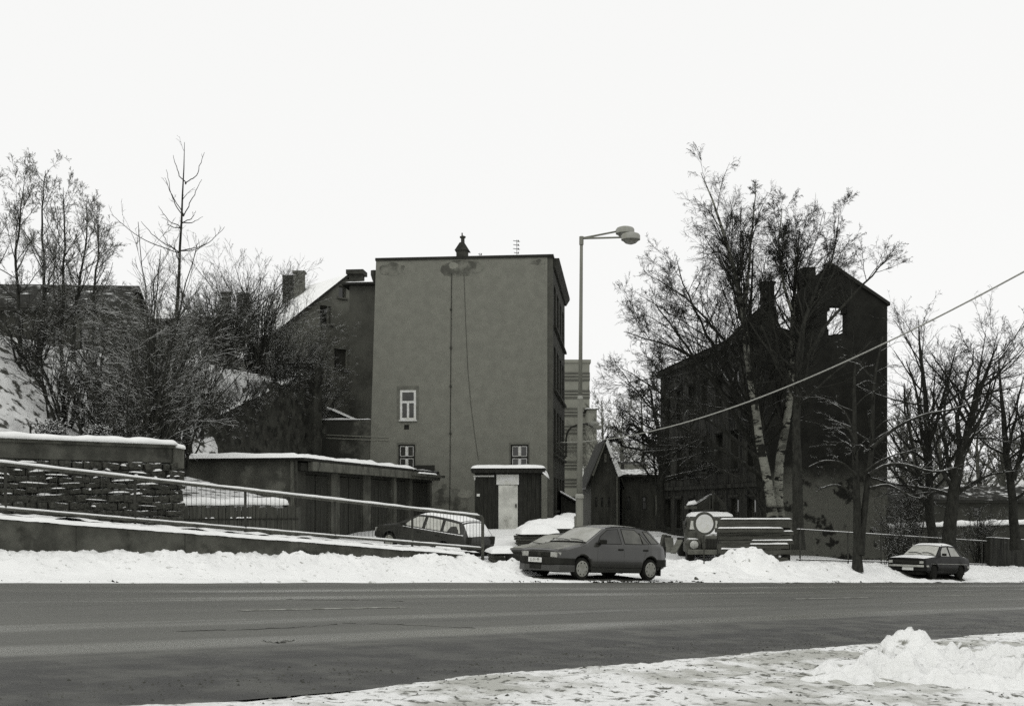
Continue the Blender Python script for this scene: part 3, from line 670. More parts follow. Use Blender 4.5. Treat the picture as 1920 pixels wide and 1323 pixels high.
mb = MB(); c0 = [fr.hit(px, py) for px, py in ((870, 515), (873, 600), (877, 690), (883, 760), (890, 815), (897, 862))]
mb.tube([(a, -.025, b) for a, b in c0], .008, 5).build('slack_cable', M['wire'], mbd)
# repaired and weathered areas of the end wall: thin skim coats with ragged outlines
def skim(cx, cz, rx, rz, seed, m, name='plaster_patch', y=-.005, n=34):
    pts = []
    for k in range(n):
        a = 2*math.pi*k/n; r = .65+.7*float(fbm(math.cos(a)*2.2+seed, math.sin(a)*2.2, seed, 4)); pts.append((cx+rx*r*math.cos(a), cz+rz*r*math.sin(a)))
    return MB().prism(pts, y, .01).build(name, M[m], mbd)
M['skim_dark'] = mat('skim_dark', .09, .21, scale=1.7, contrast=(.40, .62), bump=.3, bscale=30, grain=.4)
M['skim_light'] = mat('skim_light', .27, .21, scale=1.8, bump=.3, bscale=40, grain=.4)
M['skim_low'] = mat('skim_low', .075, .19, scale=1.4, contrast=(.38, .6), bump=.5, bscale=16, grain=.4)
a, b = fr.hit(868, 500); skim(a, ZT-.46, 1.05, .42, 4, 'skim_dark')
a, b = fr.hit(850, 496); skim(a, ZT-.30, .22, .16, 9, 'skim_light', y=-.008)
a, b = fr.hit(735, 505); skim(a, ZT-.45, .62, .34, 14, 'skim_dark', y=-.004)
a, b = fr.hit(1010, 492); skim(a, ZT-.24, .4, .14, 19, 'skim_dark', y=-.004)
a, b = fr.hit(850, 945); skim(a, b-.1, 1.5, 1.05, 24, 'skim_low', y=-.006)
a, b = fr.hit(872, 925); skim(a, b, .35, .22, 29, 'skim_light', y=-.010)
a, b = fr.hit(833, 912); skim(a, b, .12, .14, 31, 'ruin', y=-.012)
# chimney with cowl and pot on the roof
a, _ = fr.hit(864, 480); zc = ZT+.13
ch = MB().box(a-.30, a+.22, .5, 1.1, zc, zc+.42).build('chimney', M['brick'], mbd)
MB().prism([(a-.38, zc+.42), (a+.34, zc+.42), (a+.10, zc+.80), (a-.12, zc+.80)], .45, 1.15).build('chimney_hood', M['brick'], ch)
MB().lathe([(.10, zc+.80), (.09, zc+1.05), (.15, zc+1.10), (.15, zc+1.16), (.05, zc+1.2)], (a-.02, .8, 0), 10).build('chimney_pot', M['iron'], ch)
MB().tube([(a-.05, .8, zc+1.2), (a-.05, .8, zc+1.34)], .035, 6).build('cowl', M['iron'], ch)
def antenna(px, py, n, h, r, label):
    a, _ = fr.hit(px, 480); t = thing('roof_antenna', label, 'antenna', Matrix.Translation((*C0, zb)) @ Matrix.Rotation(fa, 4, 'Z') @ Vector((a, 2.2, ZT+.15)))
    MB().tube([(0, 0, -.05), (.0, 0, h)], .014, 5).build('mast', M['wire'], t)
    for k in range(n):
        z = h-.07-k*(h*.8/n); MB().tube([(-r*rnd.uniform(.6, 1), -.1, z), (r*rnd.uniform(.3, .8), .1, z)], .016, 4).build('element', M['wire'], t)
        MB().box(.05, .10, -.03, .03, z-.04, z+.05).build('clip', M['wire'], t)
antenna(961, 433, 5, 1.25, .22, 'taller television antenna with five elements on the flat roof edge')
antenna(889, 455, 4, .62, .09, 'short thin antenna beside the roof chimney')
# annex and low wall in the plane of the end wall, on its left
xa, xb = fr.lx(655, 3.2), -W-.02
zt = fr.lz(680, 535, 3.2)
mb = MB().box(xa, xb+.1, 3.2, 8, 0, zt); an = mb.build('stair_tower', M['annex_grey'], mbd)
MB().box(xa-.35, xb+.05, 2.9, 8.3, zt, zt+.12).build('tower_eave', M['tar'], an)
snow_slab('tower_snow', mbd, xa-.3, xb, 2.9, 8, zt+.12, .16, 8, 20, 10)
a = fr.lx(668, 5.); MB().box(a-.32, a+.36, 4.7, 5.4, zt+.1, fr.lz(668, 516, 5.)).build('chimney', M['brick'], an)
MB().box(a-.46, a+.48, 4.55, 5.55, fr.lz(668, 516, 5.), fr.lz(668, 508, 5.)).build('chimney_cap', M['brick'], an)
a = fr.lx(698); MB().lathe([(.05, -.5), (.12, -.35), (.2, -.1), (.2, .1)], (-W-.16, .4, ZT-.5), 8).build('rain_hopper', M['iron'], mbd)
zl = fr.lz(650, 786); xl = fr.lx(600)
MB().box(xl, -W-.03, .05, 2.8, 0, zl).build('low_wing', M['low_wall'], mbd)
snow_slab('wing_snow', mbd, xl, -W-.3, .0, 2.9, zl, .10, 12, 24, 8)
MB().prism([(xl+.1, zl+.02), (fr.lx(652), zl+.02), (xl+.1, zl+.66)], 1.2, 3.0).build('lean_to', M['tar'], mbd)
mb = MB(); x2 = fr.lx(650)
mb.add([(xl+.05, 1.1, zl+.66), (x2+.1, 1.1, zl+.06), (x2+.1, 3., zl+.06), (xl+.05, 3., zl+.66), (xl+.05, 1.1, zl+.74), (x2+.1, 1.1, zl+.12), (x2+.1, 3., zl+.12), (xl+.05, 3., zl+.74)],
       [(3, 2, 1, 0), (4, 5, 6, 7), (0, 1, 5, 4), (1, 2, 6, 5), (2, 3, 7, 6), (3, 0, 4, 7)]); mb.build('lean_to_snow', M['snow'], mbd)
for z in (815, 821): 
    a, b = fr.hit(612, z); a2, b2 = fr.hit(728, z+5); MB().tube([(a, .03, b), (a2, -.02, b2)], .022, 4).build('wall_pipe', M['skim_light'], mbd)
# board leaning above the garage roof
b0 = thing('dark_board', 'dark flat board standing behind the far end of the garage roof', 'board', Matrix.Translation((*C0, zb)) @ Matrix.Rotation(fa, 4, 'Z') @ Vector((fr.lx(780), -.35, fr.lz(800, 893))), fa)
MB().box(0, fr.lx(817)-fr.lx(780), 0, .06, 0, fr.lz(800, 872)-fr.lz(800, 893)).build('panel', M['tar'], b0, bevel=.01)
MB().box(0.1, .18, .062, .30, 0, .4).build('strut', M['wood_dark'], b0)

# ------------------------------------------------------------------ garages
ga = math.atan2(gf.y, gf.x); gzb = EYE-1.25
gr = thing('garage_row', 'row of low garages with timber doors and snow covered flat roof', 'garage', (GC.x, GC.y, gzb), ga)
gfm = Frame(GC.x, GC.y, ga, gzb); HG = 1.44+1.25; LG = 16.2
gx = lambda px: gfm.lx(px)
MB().box(-.001, .25, .0, GW+1, 0, HG+.02).build('side_wall', M['garage_render'], gr)
MB().box(.25, LG, GW+.6, GW+.9, 0, HG).build('back_wall', M['garage_render'], gr)
MB().box(-.10, -.002, -.02, .12, 0, HG).build('corner_post', M['concrete'], gr, bevel=.01)
doors = [(576, 624), (640, 684), (698, 736), (746, 770), (776, 812)]
edges = [.25]+[v for d in doors for v in (gx(d[0]), gx(d[1]))]+[LG]
for i in range(0, len(edges), 2): MB().box(edges[i], edges[i+1], .06, .45, 0, HG-.32).build('pier', M['garage_render'] if i else M['render_dark'], gr)
for k, d in enumerate(doors):
    a, b = gx(d[0]), gx(d[1]); dr = MB().box(a, b, .24, .30, .12, HG-.40).build('garage_door', M['tar'], gr); n = 2 if k != 3 else 1
    for j in range(n):
        l0, l1 = a+(b-a)*j/n+.03, a+(b-a)*(j+1)/n-.03
        lf = MB(); nb = max(3, int((l1-l0)/.22))
        for q in range(nb): lf.box(l0+(l1-l0)*q/nb+.006, l0+(l1-l0)*(q+1)/nb-.006, .185+rnd.uniform(0, .012), .236, .14, HG-.44)
        lf.build('door_leaf', M['wood_door'], dr)
    MB().box(a, b, .05, .5, HG-.41, HG-.32).build('lintel', M['tar'], dr)
MB().box(gx(737.5), gx(742), -.04, .05, 0, HG-.3).build('post', M['concrete'], gr)
MB().box(.55, LG+.1, -.42, -.22, HG-.32, HG-.01).build('fascia', M['concrete'], gr, bevel=.02)
MB().box(.0, LG, -.218, .5, HG-.315, HG-.06).build('beam', M['tar'], gr)
MB().box(-.22, LG, -.40, GW+1.1, HG-.003, HG+.10).build('roof_slab', M['tar'], gr)
snow_slab('roof_snow', gr, -.30, LG*.80, -.40, GW+1.1, HG+.10, .19, 21, 110, 16)
snow_slab('roof_snow', gr, LG*.74, LG, -.46, GW+1.1, HG+.08, .10, 25, 30, 14)
MB().box(LG*.72, LG+.25, -.62, -.43, HG-.20, HG-.08).build('fascia', M['concrete'], gr, bevel=.02)
snow_slab('ledge_snow', gr, LG*.76, LG*.93, -.66, -.44, HG-.08, .08, 33, 20, 5)
MB().tube([(-.14, -.10, HG), (-.14, -.10, 0)], .05, 8).build('downpipe', M['iron'], gr)

# ------------------------------------------------------------------ timber shed
sa = math.radians(-3); sd_ = 49.6; sz = EYE-1.22; sx = X(890, sd_)
sh = thing('timber_shed', 'small dark board shed with white metal door and snowy roof', 'shed', (sx, sd_, sz), sa); sf = Frame(sx, sd_, sa, sz)
sw_, shh = sf.lx(1012), sf.lz(950, 884); dx0, dx1 = sf.lx(933), sf.lx(973)
MB().box(.02, sw_-.02, .03, 2.6, 0, shh-.05).build('carcass', M['tar'], sh)
x = 0.
while x < sw_-.02:
    w = rnd.uniform(.14, .20); w = min(w, sw_-x)
    if not (x+w > dx0 and x < dx1): MB().box(x+.005, x+w-.005, rnd.uniform(-.012, 0), .028, 0, shh-.06).build('board', M['wood_dark'], sh)
    x += w
for k in range(13): MB().box(sw_-.018, sw_+.006+rnd.uniform(0, .01), .03+k*.2, .03+k*.2+.19, 0, shh-.06).build('board', M['wood_dark'], sh)
dz0, dz1 = sf.lz(953, 991), sf.lz(953, 909)
dr = MB().box(dx0+.04, dx1-.05, -.035, .02, dz0, dz1).build('door', M['sheet_door'], sh, bevel=.01); MB().box(dx1-.16, dx1-.10, -.07, -.036, dz0+.95, dz0+1.1).build('door_handle', M['iron'], dr)
MB().box(dx0-.05, dx1, -.05, .02, dz1+.02, sf.lz(953, 889)).build('overdoor_panel', M['white_paint'], sh, bevel=.01)
a, b = sf.hit(894, 930); MB().box(a, a+.13, -.03, -.012, b, b+.11).build('notice_plate', M['plate'], sh)
MB().box(-.05, sw_*.30, -.03, .02, shh-.22, shh-.16).build('batten', M['white_paint'], sh)
MB().box(-.02, .03, -.028, .02, shh-.36, shh-.222).build('batten', M['white_paint'], sh)
MB().box(-.12, sw_+.22, -.28, 2.75, shh-.05, shh+.16).build('roof', M['tar'], sh)
for k in range(14): MB().tube([(-.1+k*.245, -.33, shh+.06), (-.1+k*.245, -.29, shh+.06)], .055, 8).build('roof_pole', M['wood_dark'], sh)
snow_slab('roof_snow', sh, -.16, sw_+.26, -.34, 2.75, shh+.16, .17, 41, 46, 14)
snow_slab('roof_snow', sh, sw_+.12, sw_+.42, -.36, 1.6, shh-.02, .22, 45, 8, 10, slope=(-.9, 0))

# ------------------------------------------------------------------ dark rubble wall behind the garages
rw = thing('rubble_wall', 'high dark overgrown rubble retaining wall behind the garage roof', 'wall', (GC.x+gl.x*(GW+1.2)+gf.x*5.5, GC.y+gl.y*(GW+1.2)+gf.y*5.5, EYE-1), ga)
def rwz(x): return 1+3.2+.30*x
mb = MB(); nx, nz = 44, 26; Lw = 11.2
def wallpt(a, b):
    x = a*Lw; z = b*(rwz(x)+.35*math.sin(x*1.3)+.25*rnd.random()); n = float(fbm(x*2.4, z*3.6, 5, 4))
    return (x, -.30*n-.05+.25*b, z)
mb.grid(wallpt, nx, nz); mb.build('rubble_face', M['stone_dark'], rw)
MB().prism([(0, 0), (Lw, 0), (Lw, rwz(Lw)-.15), (0, rwz(0)-.15)], .27, 1.4).build('wall_core', M['stone_dark'], rw)
MB().box(Lw-.9, Lw+.05, -.55, 1.2, 0, rwz(Lw)+.25).build('end_pier', M['stone_dark'], rw, bevel=.05)
for k in range(20):
    x = rnd.uniform(1, Lw-.3); snow_on([(x, .2, rwz(x)-.05), (x+rnd.uniform(.2, .6), .2, rwz(x)+.05)], .22, .13, 'wall_snow', rw, k, sub=4)

# ------------------------------------------------------------------ gabled house behind
al = math.radians(40); RG = Vector((X(650, 64), 64, EYE+(HY-520)/F*64)); gd = Vector((-math.cos(al), -math.sin(al), 0)); rd = Vector((-math.sin(al), math.cos(al), 0))
# local X along the gable (to the right), Y along the ridge, origin under the ridge
gh = thing('gabled_house', 'pale gabled house with snowy roof behind the garages', 'house', (RG.x, RG.y, EYE-1), math.atan2(-gd.y, -gd.x))
ZR = RG.z-(EYE-1); sl = .81; hwL, hwR = 6.6, 5.0; DL = 9.
ghf = Frame(RG.x, RG.y, math.atan2(-gd.y, -gd.x), EYE-1)
def hole(px0, px1, py0, py1): m = (px0+px1)/2; return (ghf.lx(px0), ghf.lx(px1), ghf.lz(m, py1), ghf.lz(m, py0))
ho = [hole(600, 621, 573, 607), hole(635, 649, 536, 558), hole(627, 650, 654, 690)]
xs = sorted({-hwL, 0, hwR, *[h[0] for h in ho], *[h[1] for h in ho]}); mb = MB(); topf = lambda x: ZR-sl*abs(x)
for i in range(len(xs)-1):
    a, b = xs[i], xs[i+1]; hs_ = sorted([(h[2], h[3]) for h in ho if h[0]-1e-6 <= a and b <= h[1]+1e-6]); z = 0
    for c, d in hs_:
        mb.hexa([(a, 0, z), (b, 0, z), (b, .4, z), (a, .4, z), (a, 0, c), (b, 0, c), (b, .4, c), (a, .4, c)]); z = d
    mb.hexa([(a, 0, z), (b, 0, z), (b, .4, z), (a, .4, z), (a, 0, topf(a)), (b, 0, topf(b)), (b, .4, topf(b)), (a, .4, topf(a))])
mb.build('gable_wall', M['house_render'], gh)
MB().box(-hwL+.02, hwR-.02, .45, .5, 0, ZR-sl*hwL).build('inner_wall', M['tar'], gh)
MB().box(-hwL, -hwL+.4, .4, DL, 0, topf(hwL)).build('eaves_wall', M['house_render'], gh)
for k, h in enumerate(ho):
    if k < 2:
        w = window(gh, *h, .22, M['brick_grey'], 'O', fw=.06, gm=M['glass'])
    else: MB().box(h[0], h[1], .12, .2, h[2], h[3]).build('boarded_opening', M['annex_grey'], gh)
    MB().box(h[0]-.1, h[1]+.1, -.10, -.003, h[2]-.10, h[2]).build('window_sill', M['brick_grey'], gh)
h = ho[0]; MB().box(h[1]-.22, h[1]-.06, .10, .16, h[2]+.03, h[3]-.03).build('open_casement', M['brick_grey'], gh)
for sgn, hw in ((-1, hwL+.5), (1, hwR+.4)):
    mb = MB(); q = []
    for x, z in ((0, ZR), (sgn*hw, ZR-sl*hw)):
        for y in (-.25, DL): q.append((x, y, z))
    n_ = .16
    mb.hexa([q[0], q[2], q[3], q[1]]+[(x, y, z+n_) for x, y, z in (q[0], q[2], q[3], q[1])]); rf = mb.build('roof', M['tar'], gh)
    mb = MB(); mb.grid(lambda a, b: (sgn*hw*a, -.22+(DL+.2)*b, ZR-sl*hw*a+n_+.02+.10*float(fbm(a*9, b*9, 3, 3))*(1 if .02 < a < .98 and .02 < b < .98 else .1)), 26, 20).build('roof_snow', M['snow'], rf, True)
def stack(parent, px0, px1, py0, py1, d, m, cap=True, fr_=None):
    """brick chimney given by its outline, in the parent's frame"""
    a, b = P(px0, py1, d), P(px1, py0, d); mi = parent.matrix_basis.inverted(); w = (b.x-a.x)
    c = mi @ Vector(((a.x+b.x)/2, d, a.z)); hgt = b.z-a.z
    o = MB().box(-w/2, w/2, -w*.4, w*.4, 0, hgt-(.14 if cap else 0)).build('chimney', M[m], parent); o.location = c; o.rotation_euler = (0, 0, -parent.rotation_euler.z)
    if cap: q = MB().box(-w/2-.07, w/2+.07, -w*.4-.07, w*.4+.07, hgt-.138, hgt).build('chimney_cap', M[m], o)
    return o
stack(gh, 531, 551, 517, 640, 66.5, 'brick', False); stack(gh, 552, 571, 509, 640, 66.2, 'brick_grey')
a = gh.matrix_basis.inverted() @ P(574, 572, 66.5)
dm = MB().box(-.1, 1.3, 0, 1.6, -.3, .85).build('dormer', M['house_render'], gh); dm.location = a; dm.rotation_euler = (0, 0, -gh.rotation_euler.z)
MB().box(-.2, 1.45, -.15, 1.7, .85, .95).build('dormer_roof', M['tar'], dm); MB().box(.15, .9, -.02, -.001, -.05, .4).build('dormer_window', M['glass'], dm)
snow_slab('dormer_snow', dm, -.2, 1.45, -.15, 1.7, .95, .14, 4, 10, 8)

# house on the hill and roofs glimpsed through the branches
def plain_house(name, label, px0, px1, py_eave, py_ridge, d, depth, zbase, m, rz=0., wins=(), roofm='ruin_roof', chim=(), ridge='x'):
    t = thing(name, label, 'house', (X(px0, d), d, zbase), rz); w = X(px1, d)-X(px0, d); he = Zp(py_eave, d)-zbase; hr = Zp(py_ridge, d)-zbase
    f_ = Frame(X(px0, d), d, rz, zbase); ho = [(f_.lx(a), f_.lx(b), f_.lz((a+b)/2, dd), f_.lz((a+b)/2, c)) for a, b, c, dd in wins]
    mb = MB(); wall_holes(mb, 0, w, 0, he, ho, .18)
    mb.add([(0, 0, 0), (0, depth, 0), (0, depth, he), (0, 0, he), (w, 0, 0), (w, depth, 0), (w, depth, he), (w, 0, he)], [(0, 3, 2, 1), (4, 5, 6, 7), (1, 2, 6, 5)])
    if ridge == 'x': mb.add([(0, 0, he), (0, depth, he), (0, depth/2, hr), (w, 0, he), (w, depth, he), (w, depth/2, hr)], [(0, 2, 1), (3, 4, 5)])
    else: mb.add([(0, 0, he), (w, 0, he), (w/2, 0, hr), (0, depth, he), (w, depth, he), (w/2, depth, hr)], [(0, 1, 2), (3, 5, 4)])
    mb.build('wall', M[m], t, fix=False)
    for h in ho: window(t, *h, .12, M['frame_dark'], 'T', fw=.06)
    o_ = .35; k = (hr-he)/(depth/2 if ridge == 'x' else w/2)
    for s in (0, 1):
        mb = MB()
        if ridge == 'x':
            y0, y1 = (-o_, depth/2) if s == 0 else (depth/2, depth+o_); z0, z1 = (he-k*o_, hr) if s == 0 else (hr, he-k*o_)
            q = [(-o_, y0, z0), (w+o_, y0, z0), (w+o_, y1, z1), (-o_, y1, z1)]
        else:
            x0, x1 = (-o_, w/2) if s == 0 else (w/2, w+o_); z0, z1 = (he-k*o_, hr) if s == 0 else (hr, he-k*o_)
            q = [(x0, -o_, z0), (x1, -o_, z1), (x1, depth+o_, z1), (x0, depth+o_, z0)]
        mb.hexa([(a, b, c+.01) for a, b, c in q]+[(a, b, c+.15) for a, b, c in q]); rf = mb.build('roof', M['tar'], t)
        q2 = [Vector((a, b, c+.155)) for a, b, c in q]
        def fn(a, b):
            p = (q2[0].lerp(q2[1], a)).lerp(q2[3].lerp(q2[2], a), b); e = 1 if .03 < a < .97 and .03 < b < .97 else .15
            return p+Vector((0, 0, .14*e*(.4+float(fbm(p.x*1.2+px0, p.y*1.2, 3, 3)))))
        MB().grid(fn, 18, 12).build('roof_snow', M[roofm], rf, True)
    for c in chim: stack(t, *c, 'brick')
    return t
hz_ = EYE+6.0
plain_house('hill_house', 'dark house on the hill half hidden by bare trees', -60, 205, 578, 510, 58, 8, hz_-1, 'house_dark', math.radians(4), [(58, 74, 640, 690), (100, 117, 612, 655), (150, 166, 615, 655)], 'ruin_roof')
plain_house('roof_house', 'low house behind the shrubs with two stub chimneys', 395, 545, 606, 578, 72, 8, EYE+4, 'house_dark', 0, [(440, 452, 620, 650), (490, 502, 620, 650)], 'ruin_roof', [(417, 432, 548, 600, 73), (446, 465, 550, 600, 73)])
plain_house('far_house', 'far low house with white roof behind the hill trees', 205, 330, 600, 568, 80, 8, EYE+6, 'house_dark', 0, [(240, 252, 620, 650)], 'snow')

# ------------------------------------------------------------------ panel block, small houses in the gap
pd = 178.; pz = EYE-2.5
pb = thing('panel_block', 'distant pale apartment slab with dark horizontal window bands', 'building', (X(985, pd), pd, pz)); pff = Frame(X(985, pd), pd, 0, pz)
pw, ph = pff.lx(1105.5), pff.lz(1080, 680)
MB().box(0, pw, 0, 12, 0, ph).build('slab', M['panel'], pb)
for k in range(9):
    y0 = 698+33.2*k
    for j in range(3):
        a, b = y0+[0, 6.2, 12.][j], y0+[4.4, 10.4, 16.2][j]
        MB().box(.2, pw+.05, -.10, -.002, pff.lz(1080, b), pff.lz(1080, a)).build('window_band', M['panel_band'], pb)
    for yl in (4.6, 10.6): MB().box(.2, pw+.08, -.14, -.004, pff.lz(1080, y0+yl+1.4), pff.lz(1080, y0+yl+.2)).build('band_rail', M['panel_line'], pb)
MB().box(-.2, pw+.2, -.2, 12.2, ph, ph+.5).build('parapet', M['panel'], pb)
a, b = pff.lx(1091), pff.lx(1106); c, d = pff.lz(1098, 914), pff.lz(1098, 876)
lg = MB().box(a, b+.3, -1.2, -.15, c, d).build('loggia', M['panel_band'], pb)
for q in ((a-.15, a+.25, c, d), (b-.5, b-.1, c, d), (a, b+.3, d-.12, d+.2)): MB().box(q[0], q[1], -1.3, -1.21, q[2], q[3]).build('loggia_frame', M['white_paint'], lg)
plain_house('lower_block', 'pale lower block beside the distant slab', 1104, 1119, 768, 764, 170, 9, EYE-3, 'panel', 0, [], 'snow')

h_ = plain_house('gable_cottage', 'dark steep gabled cottage with snow edged roof in the gap', 1108, 1162, 893, 826, 76, 9, EYE-2.2, 'house_dark', 0, [(1116, 1120, 932, 950), (1127, 1131, 932, 950), (1140, 1144, 932, 950)], 'ruin_roof', ridge='y')
MB().box(X(1133, 76)-h_.location.x, X(1137, 76)-h_.location.x, -.08, -.02, Zp(866, 76)-h_.location.z, Zp(850, 76)-h_.location.z).build('attic_window', M['shutter'], h_)
q_ = lambda px, py: (X(px, 75.5)-h_.location.x, Zp(py, 75.5)-h_.location.z)
MB().prism([q_(1136, 829), q_(1139, 823), q_(1168, 890), q_(1160, 893)], -.5, -.05).build('coping_snow', M['snow'], h_)
MB().prism([q_(1134, 829), q_(1136.5, 829), q_(1113, 892), q_(1110, 890)], -.42, -.05).build('coping', M['brick_grey'], h_)
dp = MB().tube([(X(1157.5, 75.8)-h_.location.x, -.12, .1), (X(1157.5, 75.8)-h_.location.x, -.12, Zp(893, 76)-h_.location.z)], .06, 6).build('downpipe', M['brick_grey'], h_)
w_ = plain_house('long_barn', 'long low dark outbuilding with snow on the eaves', 1166, 1300, 893, 883, 78, 7, EYE-2.3, 'house_dark', 0, [(1175, 1182, 930, 955), (1204, 1212, 930, 955)], 'hill_snow')
for a_, b_ in ((1229.5, 1237.5), (1239, 1247.5)):
    x0, x1 = X(a_, 77.8)-w_.location.x, X(b_, 77.8)-w_.location.x; s_ = MB().box(x0, x1, -.12, -.04, Zp(966, 78)-w_.location.z, Zp(928, 78)-w_.location.z).build('shutter', M['shutter'], w_, bevel=.02)
plain_house('far_cottage', 'far snowy roofed cottage behind the dark outbuilding', 1160, 1215, 885, 865, 120, 8, EYE-1, 'brick_grey', 0, [(1164, 1170, 870, 884)], 'ruin_roof')
# lean-to at the street side of the tall building
lt = thing('lean_to_shed', 'dark lean-to with snowy sloping roof behind the lamp post', 'shed', (X(1052, 58), 58, EYE-1.2)); lx1 = X(1082, 58)-X(1052, 58)
MB().prism([(0, 0), (lx1, 0), (lx1, Zp(946, 58)-EYE+1.2), (0, Zp(928, 58)-EYE+1.2)], 0, 3).build('carcass', M['wood_dark'], lt)
m0, m1 = Zp(925, 58)-EYE+1.2, Zp(945, 58)-EYE+1.2
MB().prism([(-.05, m0+.08), (-.05, m0), (lx1+.15, m1-.03), (lx1+.15, m1+.05)], -.2, 3).build('roof', M['tar'], lt)
MB().prism([(-.05, m0+.17), (-.05, m0+.085), (lx1+.15, m1+.055), (lx1+.15, m1+.13)], -.2, 3).build('roof_snow', M['snow'], lt)

# ------------------------------------------------------------------ the ruin
ra = math.radians(7.2); rz0 = EYE-3.1; RA = (X(1440, 55), 55.)
ru = thing('ruined_house', 'tall dark roofless ruin with an empty gable window', 'ruin', (*RA, rz0), ra); rf_ = Frame(*RA, ra, rz0)
rx1 = rf_.lx(1663); q = lambda px, py: rf_.hit(px, py)
out = [q(1440, 626), q(1473, 628), q(1489.5, 622), q(1490, 560), q(1506, 540), q(1530, 518), q(1555, 498), q(1663.5, 571)]
out[0] = (0., out[0][1]); wn_ = (*[rf_.lx(p) for p in (1551, 1588)], rf_.lz(1570, 628), rf_.lz(1570, 574))
nich = (rf_.lx(1460), rf_.lx(1490), 0.3, rf_.lz(1475, 935))
low_w = []
xs = sorted({*[p[0] for p in out], wn_[0], wn_[1], *np.arange(.6, rx1, .6)}); mb = MB()
ox = [p[0] for p in out]; oz = [p[1] for p in out]
topr = lambda x, e: float(np.interp(x+e, ox, oz))
for i in range(len(xs)-1):
    a, b = xs[i], xs[i+1]
    if b-a < 1e-3: continue
    segs = [(0, wn_[2]), (wn_[3], None)] if wn_[0]-1e-6 <= a and b <= wn_[1]+1e-6 else [(0, None)]
    for c, d in segs:
        da = topr(a, 1e-4) if d is None else d; db = topr(b, -1e-4) if d is None else d
        mb.hexa([(a, 0, c), (b, 0, c), (b, .55, c), (a, .55, c), (a, 0, da), (b, 0, db), (b, .55, db), (a, .55, da)])
mb.build('gable_wall', M['ruin'], ru)
for (a_, b_, c_, d_) in ((wn_[0], wn_[0]+.16, wn_[3]-.22, wn_[3]), (wn_[1]-.12, wn_[1], wn_[3]-.34, wn_[3]), (wn_[0], wn_[0]+.10, wn_[2], wn_[2]+.30), (wn_[1]-.22, wn_[1], wn_[2], wn_[2]+.12), (wn_[0]+.4, wn_[0]+.62, wn_[2], wn_[2]+.07)):
    MB().box(a_, b_, .06, .5, c_, d_).build('brick', M['ruin'], ru)      # ragged jambs of the empty window
MB().prism([(out[6][0]-.05, out[6][1]+.02), (rx1+.12, out[7][1]-.06), (rx1+.12, out[7][1]+.10), (out[6][0], out[6][1]+.20)], -.12, .6).build('verge', M['tar'], ru)
a, b = q(1508, 540), q(1531, 500)
MB().box(a[0], b[0], .1, 1., a[1]-.3, b[1]).build('chimney', M['ruin_roof'], ru)
MB().box(rx1-.22, rx1+.03, .02, .03+.55, 0, out[7][1]-.1).build('corner_quoin', M['ruin'], ru)
for k in range(5):     # ragged brick stubs on the broken wall head
    x = out[0][0]+.2+k*.22; MB().box(x, x+.18, .05, .5, out[0][1]-.1, out[0][1]+rnd.uniform(.02, .25)).build('brick', M['ruin'], ru)
# long street side running back
DR = 20.; he_ = rf_.lz(1440, 606); hol = []
sm = Matrix.Translation((0, .55, 0)) @ Matrix.Rotation(math.radians(90), 4, 'Z') @ Matrix.Scale(-1, 4, (0, 1, 0))
sm = Matrix(((0, 1, 0, 0), (1, 0, 0, .55), (0, 0, 1, 0), (0, 0, 0, 1)))      # local x -> along the side, y -> into the house
for r_, (a, b) in enumerate(((1.6, 3.4), (5.0, 7.0), (8.4, 10.3))):
    for k in range(7): hol.append((1.2+k*2.7, 2.5+k*2.7, a, b))
mb = MB(); wall_holes(mb, 0, DR, 0, he_, hol, .3, sm); mb.build('side_wall', M['ruin_side'], ru, fix=False)
for h in hol:
    MB().box(h[0]-.12, h[1]+.12, -.08, -.003, h[2]-.12, h[2], sm).build('window_sill', M['ruin_side'], ru)
    if rnd.random() < .6: window(ru, *h, .22, M['frame_dark'], 'T', sm, fw=.07)
    MB().box(h[0]-.1, h[1]+.1, -.10, -.003, h[3]+.08, h[3]+.22, sm).build('window_hood', M['ruin_side'], ru)
MB().box(.0, DR, -.25, -.003, he_-.35, he_-.003, sm).build('cornice', M['ruin_side'], ru)
MB().box(.0, DR, -.12, -.003, 4.0, 4.2, sm).build('string_course', M['ruin_side'], ru)
MB().box(rx1-.5, rx1-.01, .56, DR, 0, he_-.2).build('far_wall', M['ruin'], ru)
MB().box(.3, rx1-.3, DR, DR+.4, 0, he_-.1).build('end_wall', M['ruin'], ru)
mid = 3.1; hr_ = he_+.9
mb = MB(); mb.add([(-.35, 5.2, he_-.02), (-.35, DR+.2, he_-.02), (mid, DR-5, hr_), (mid, 6.5, hr_), (rx1, DR+.2, he_), (rx1, 6.5, he_),
                   ], [(0, 3, 2, 1), (1, 2, 4), (3, 5, 4, 2)]); mb.build('roof', M['ruin_roof'], ru)
stack(ru, 1427, 1450, 529, 620, 62, 'ruin_roof')
fw_ = [rf_.hit(*p, 7.) for p in ((1352, 690), (1352, 648), (1395, 606), (1424, 578), (1456, 574), (1457, 690))]
MB().prism(fw_, 7., 7.5).build('fire_wall', M['ruin_roof'], ru)
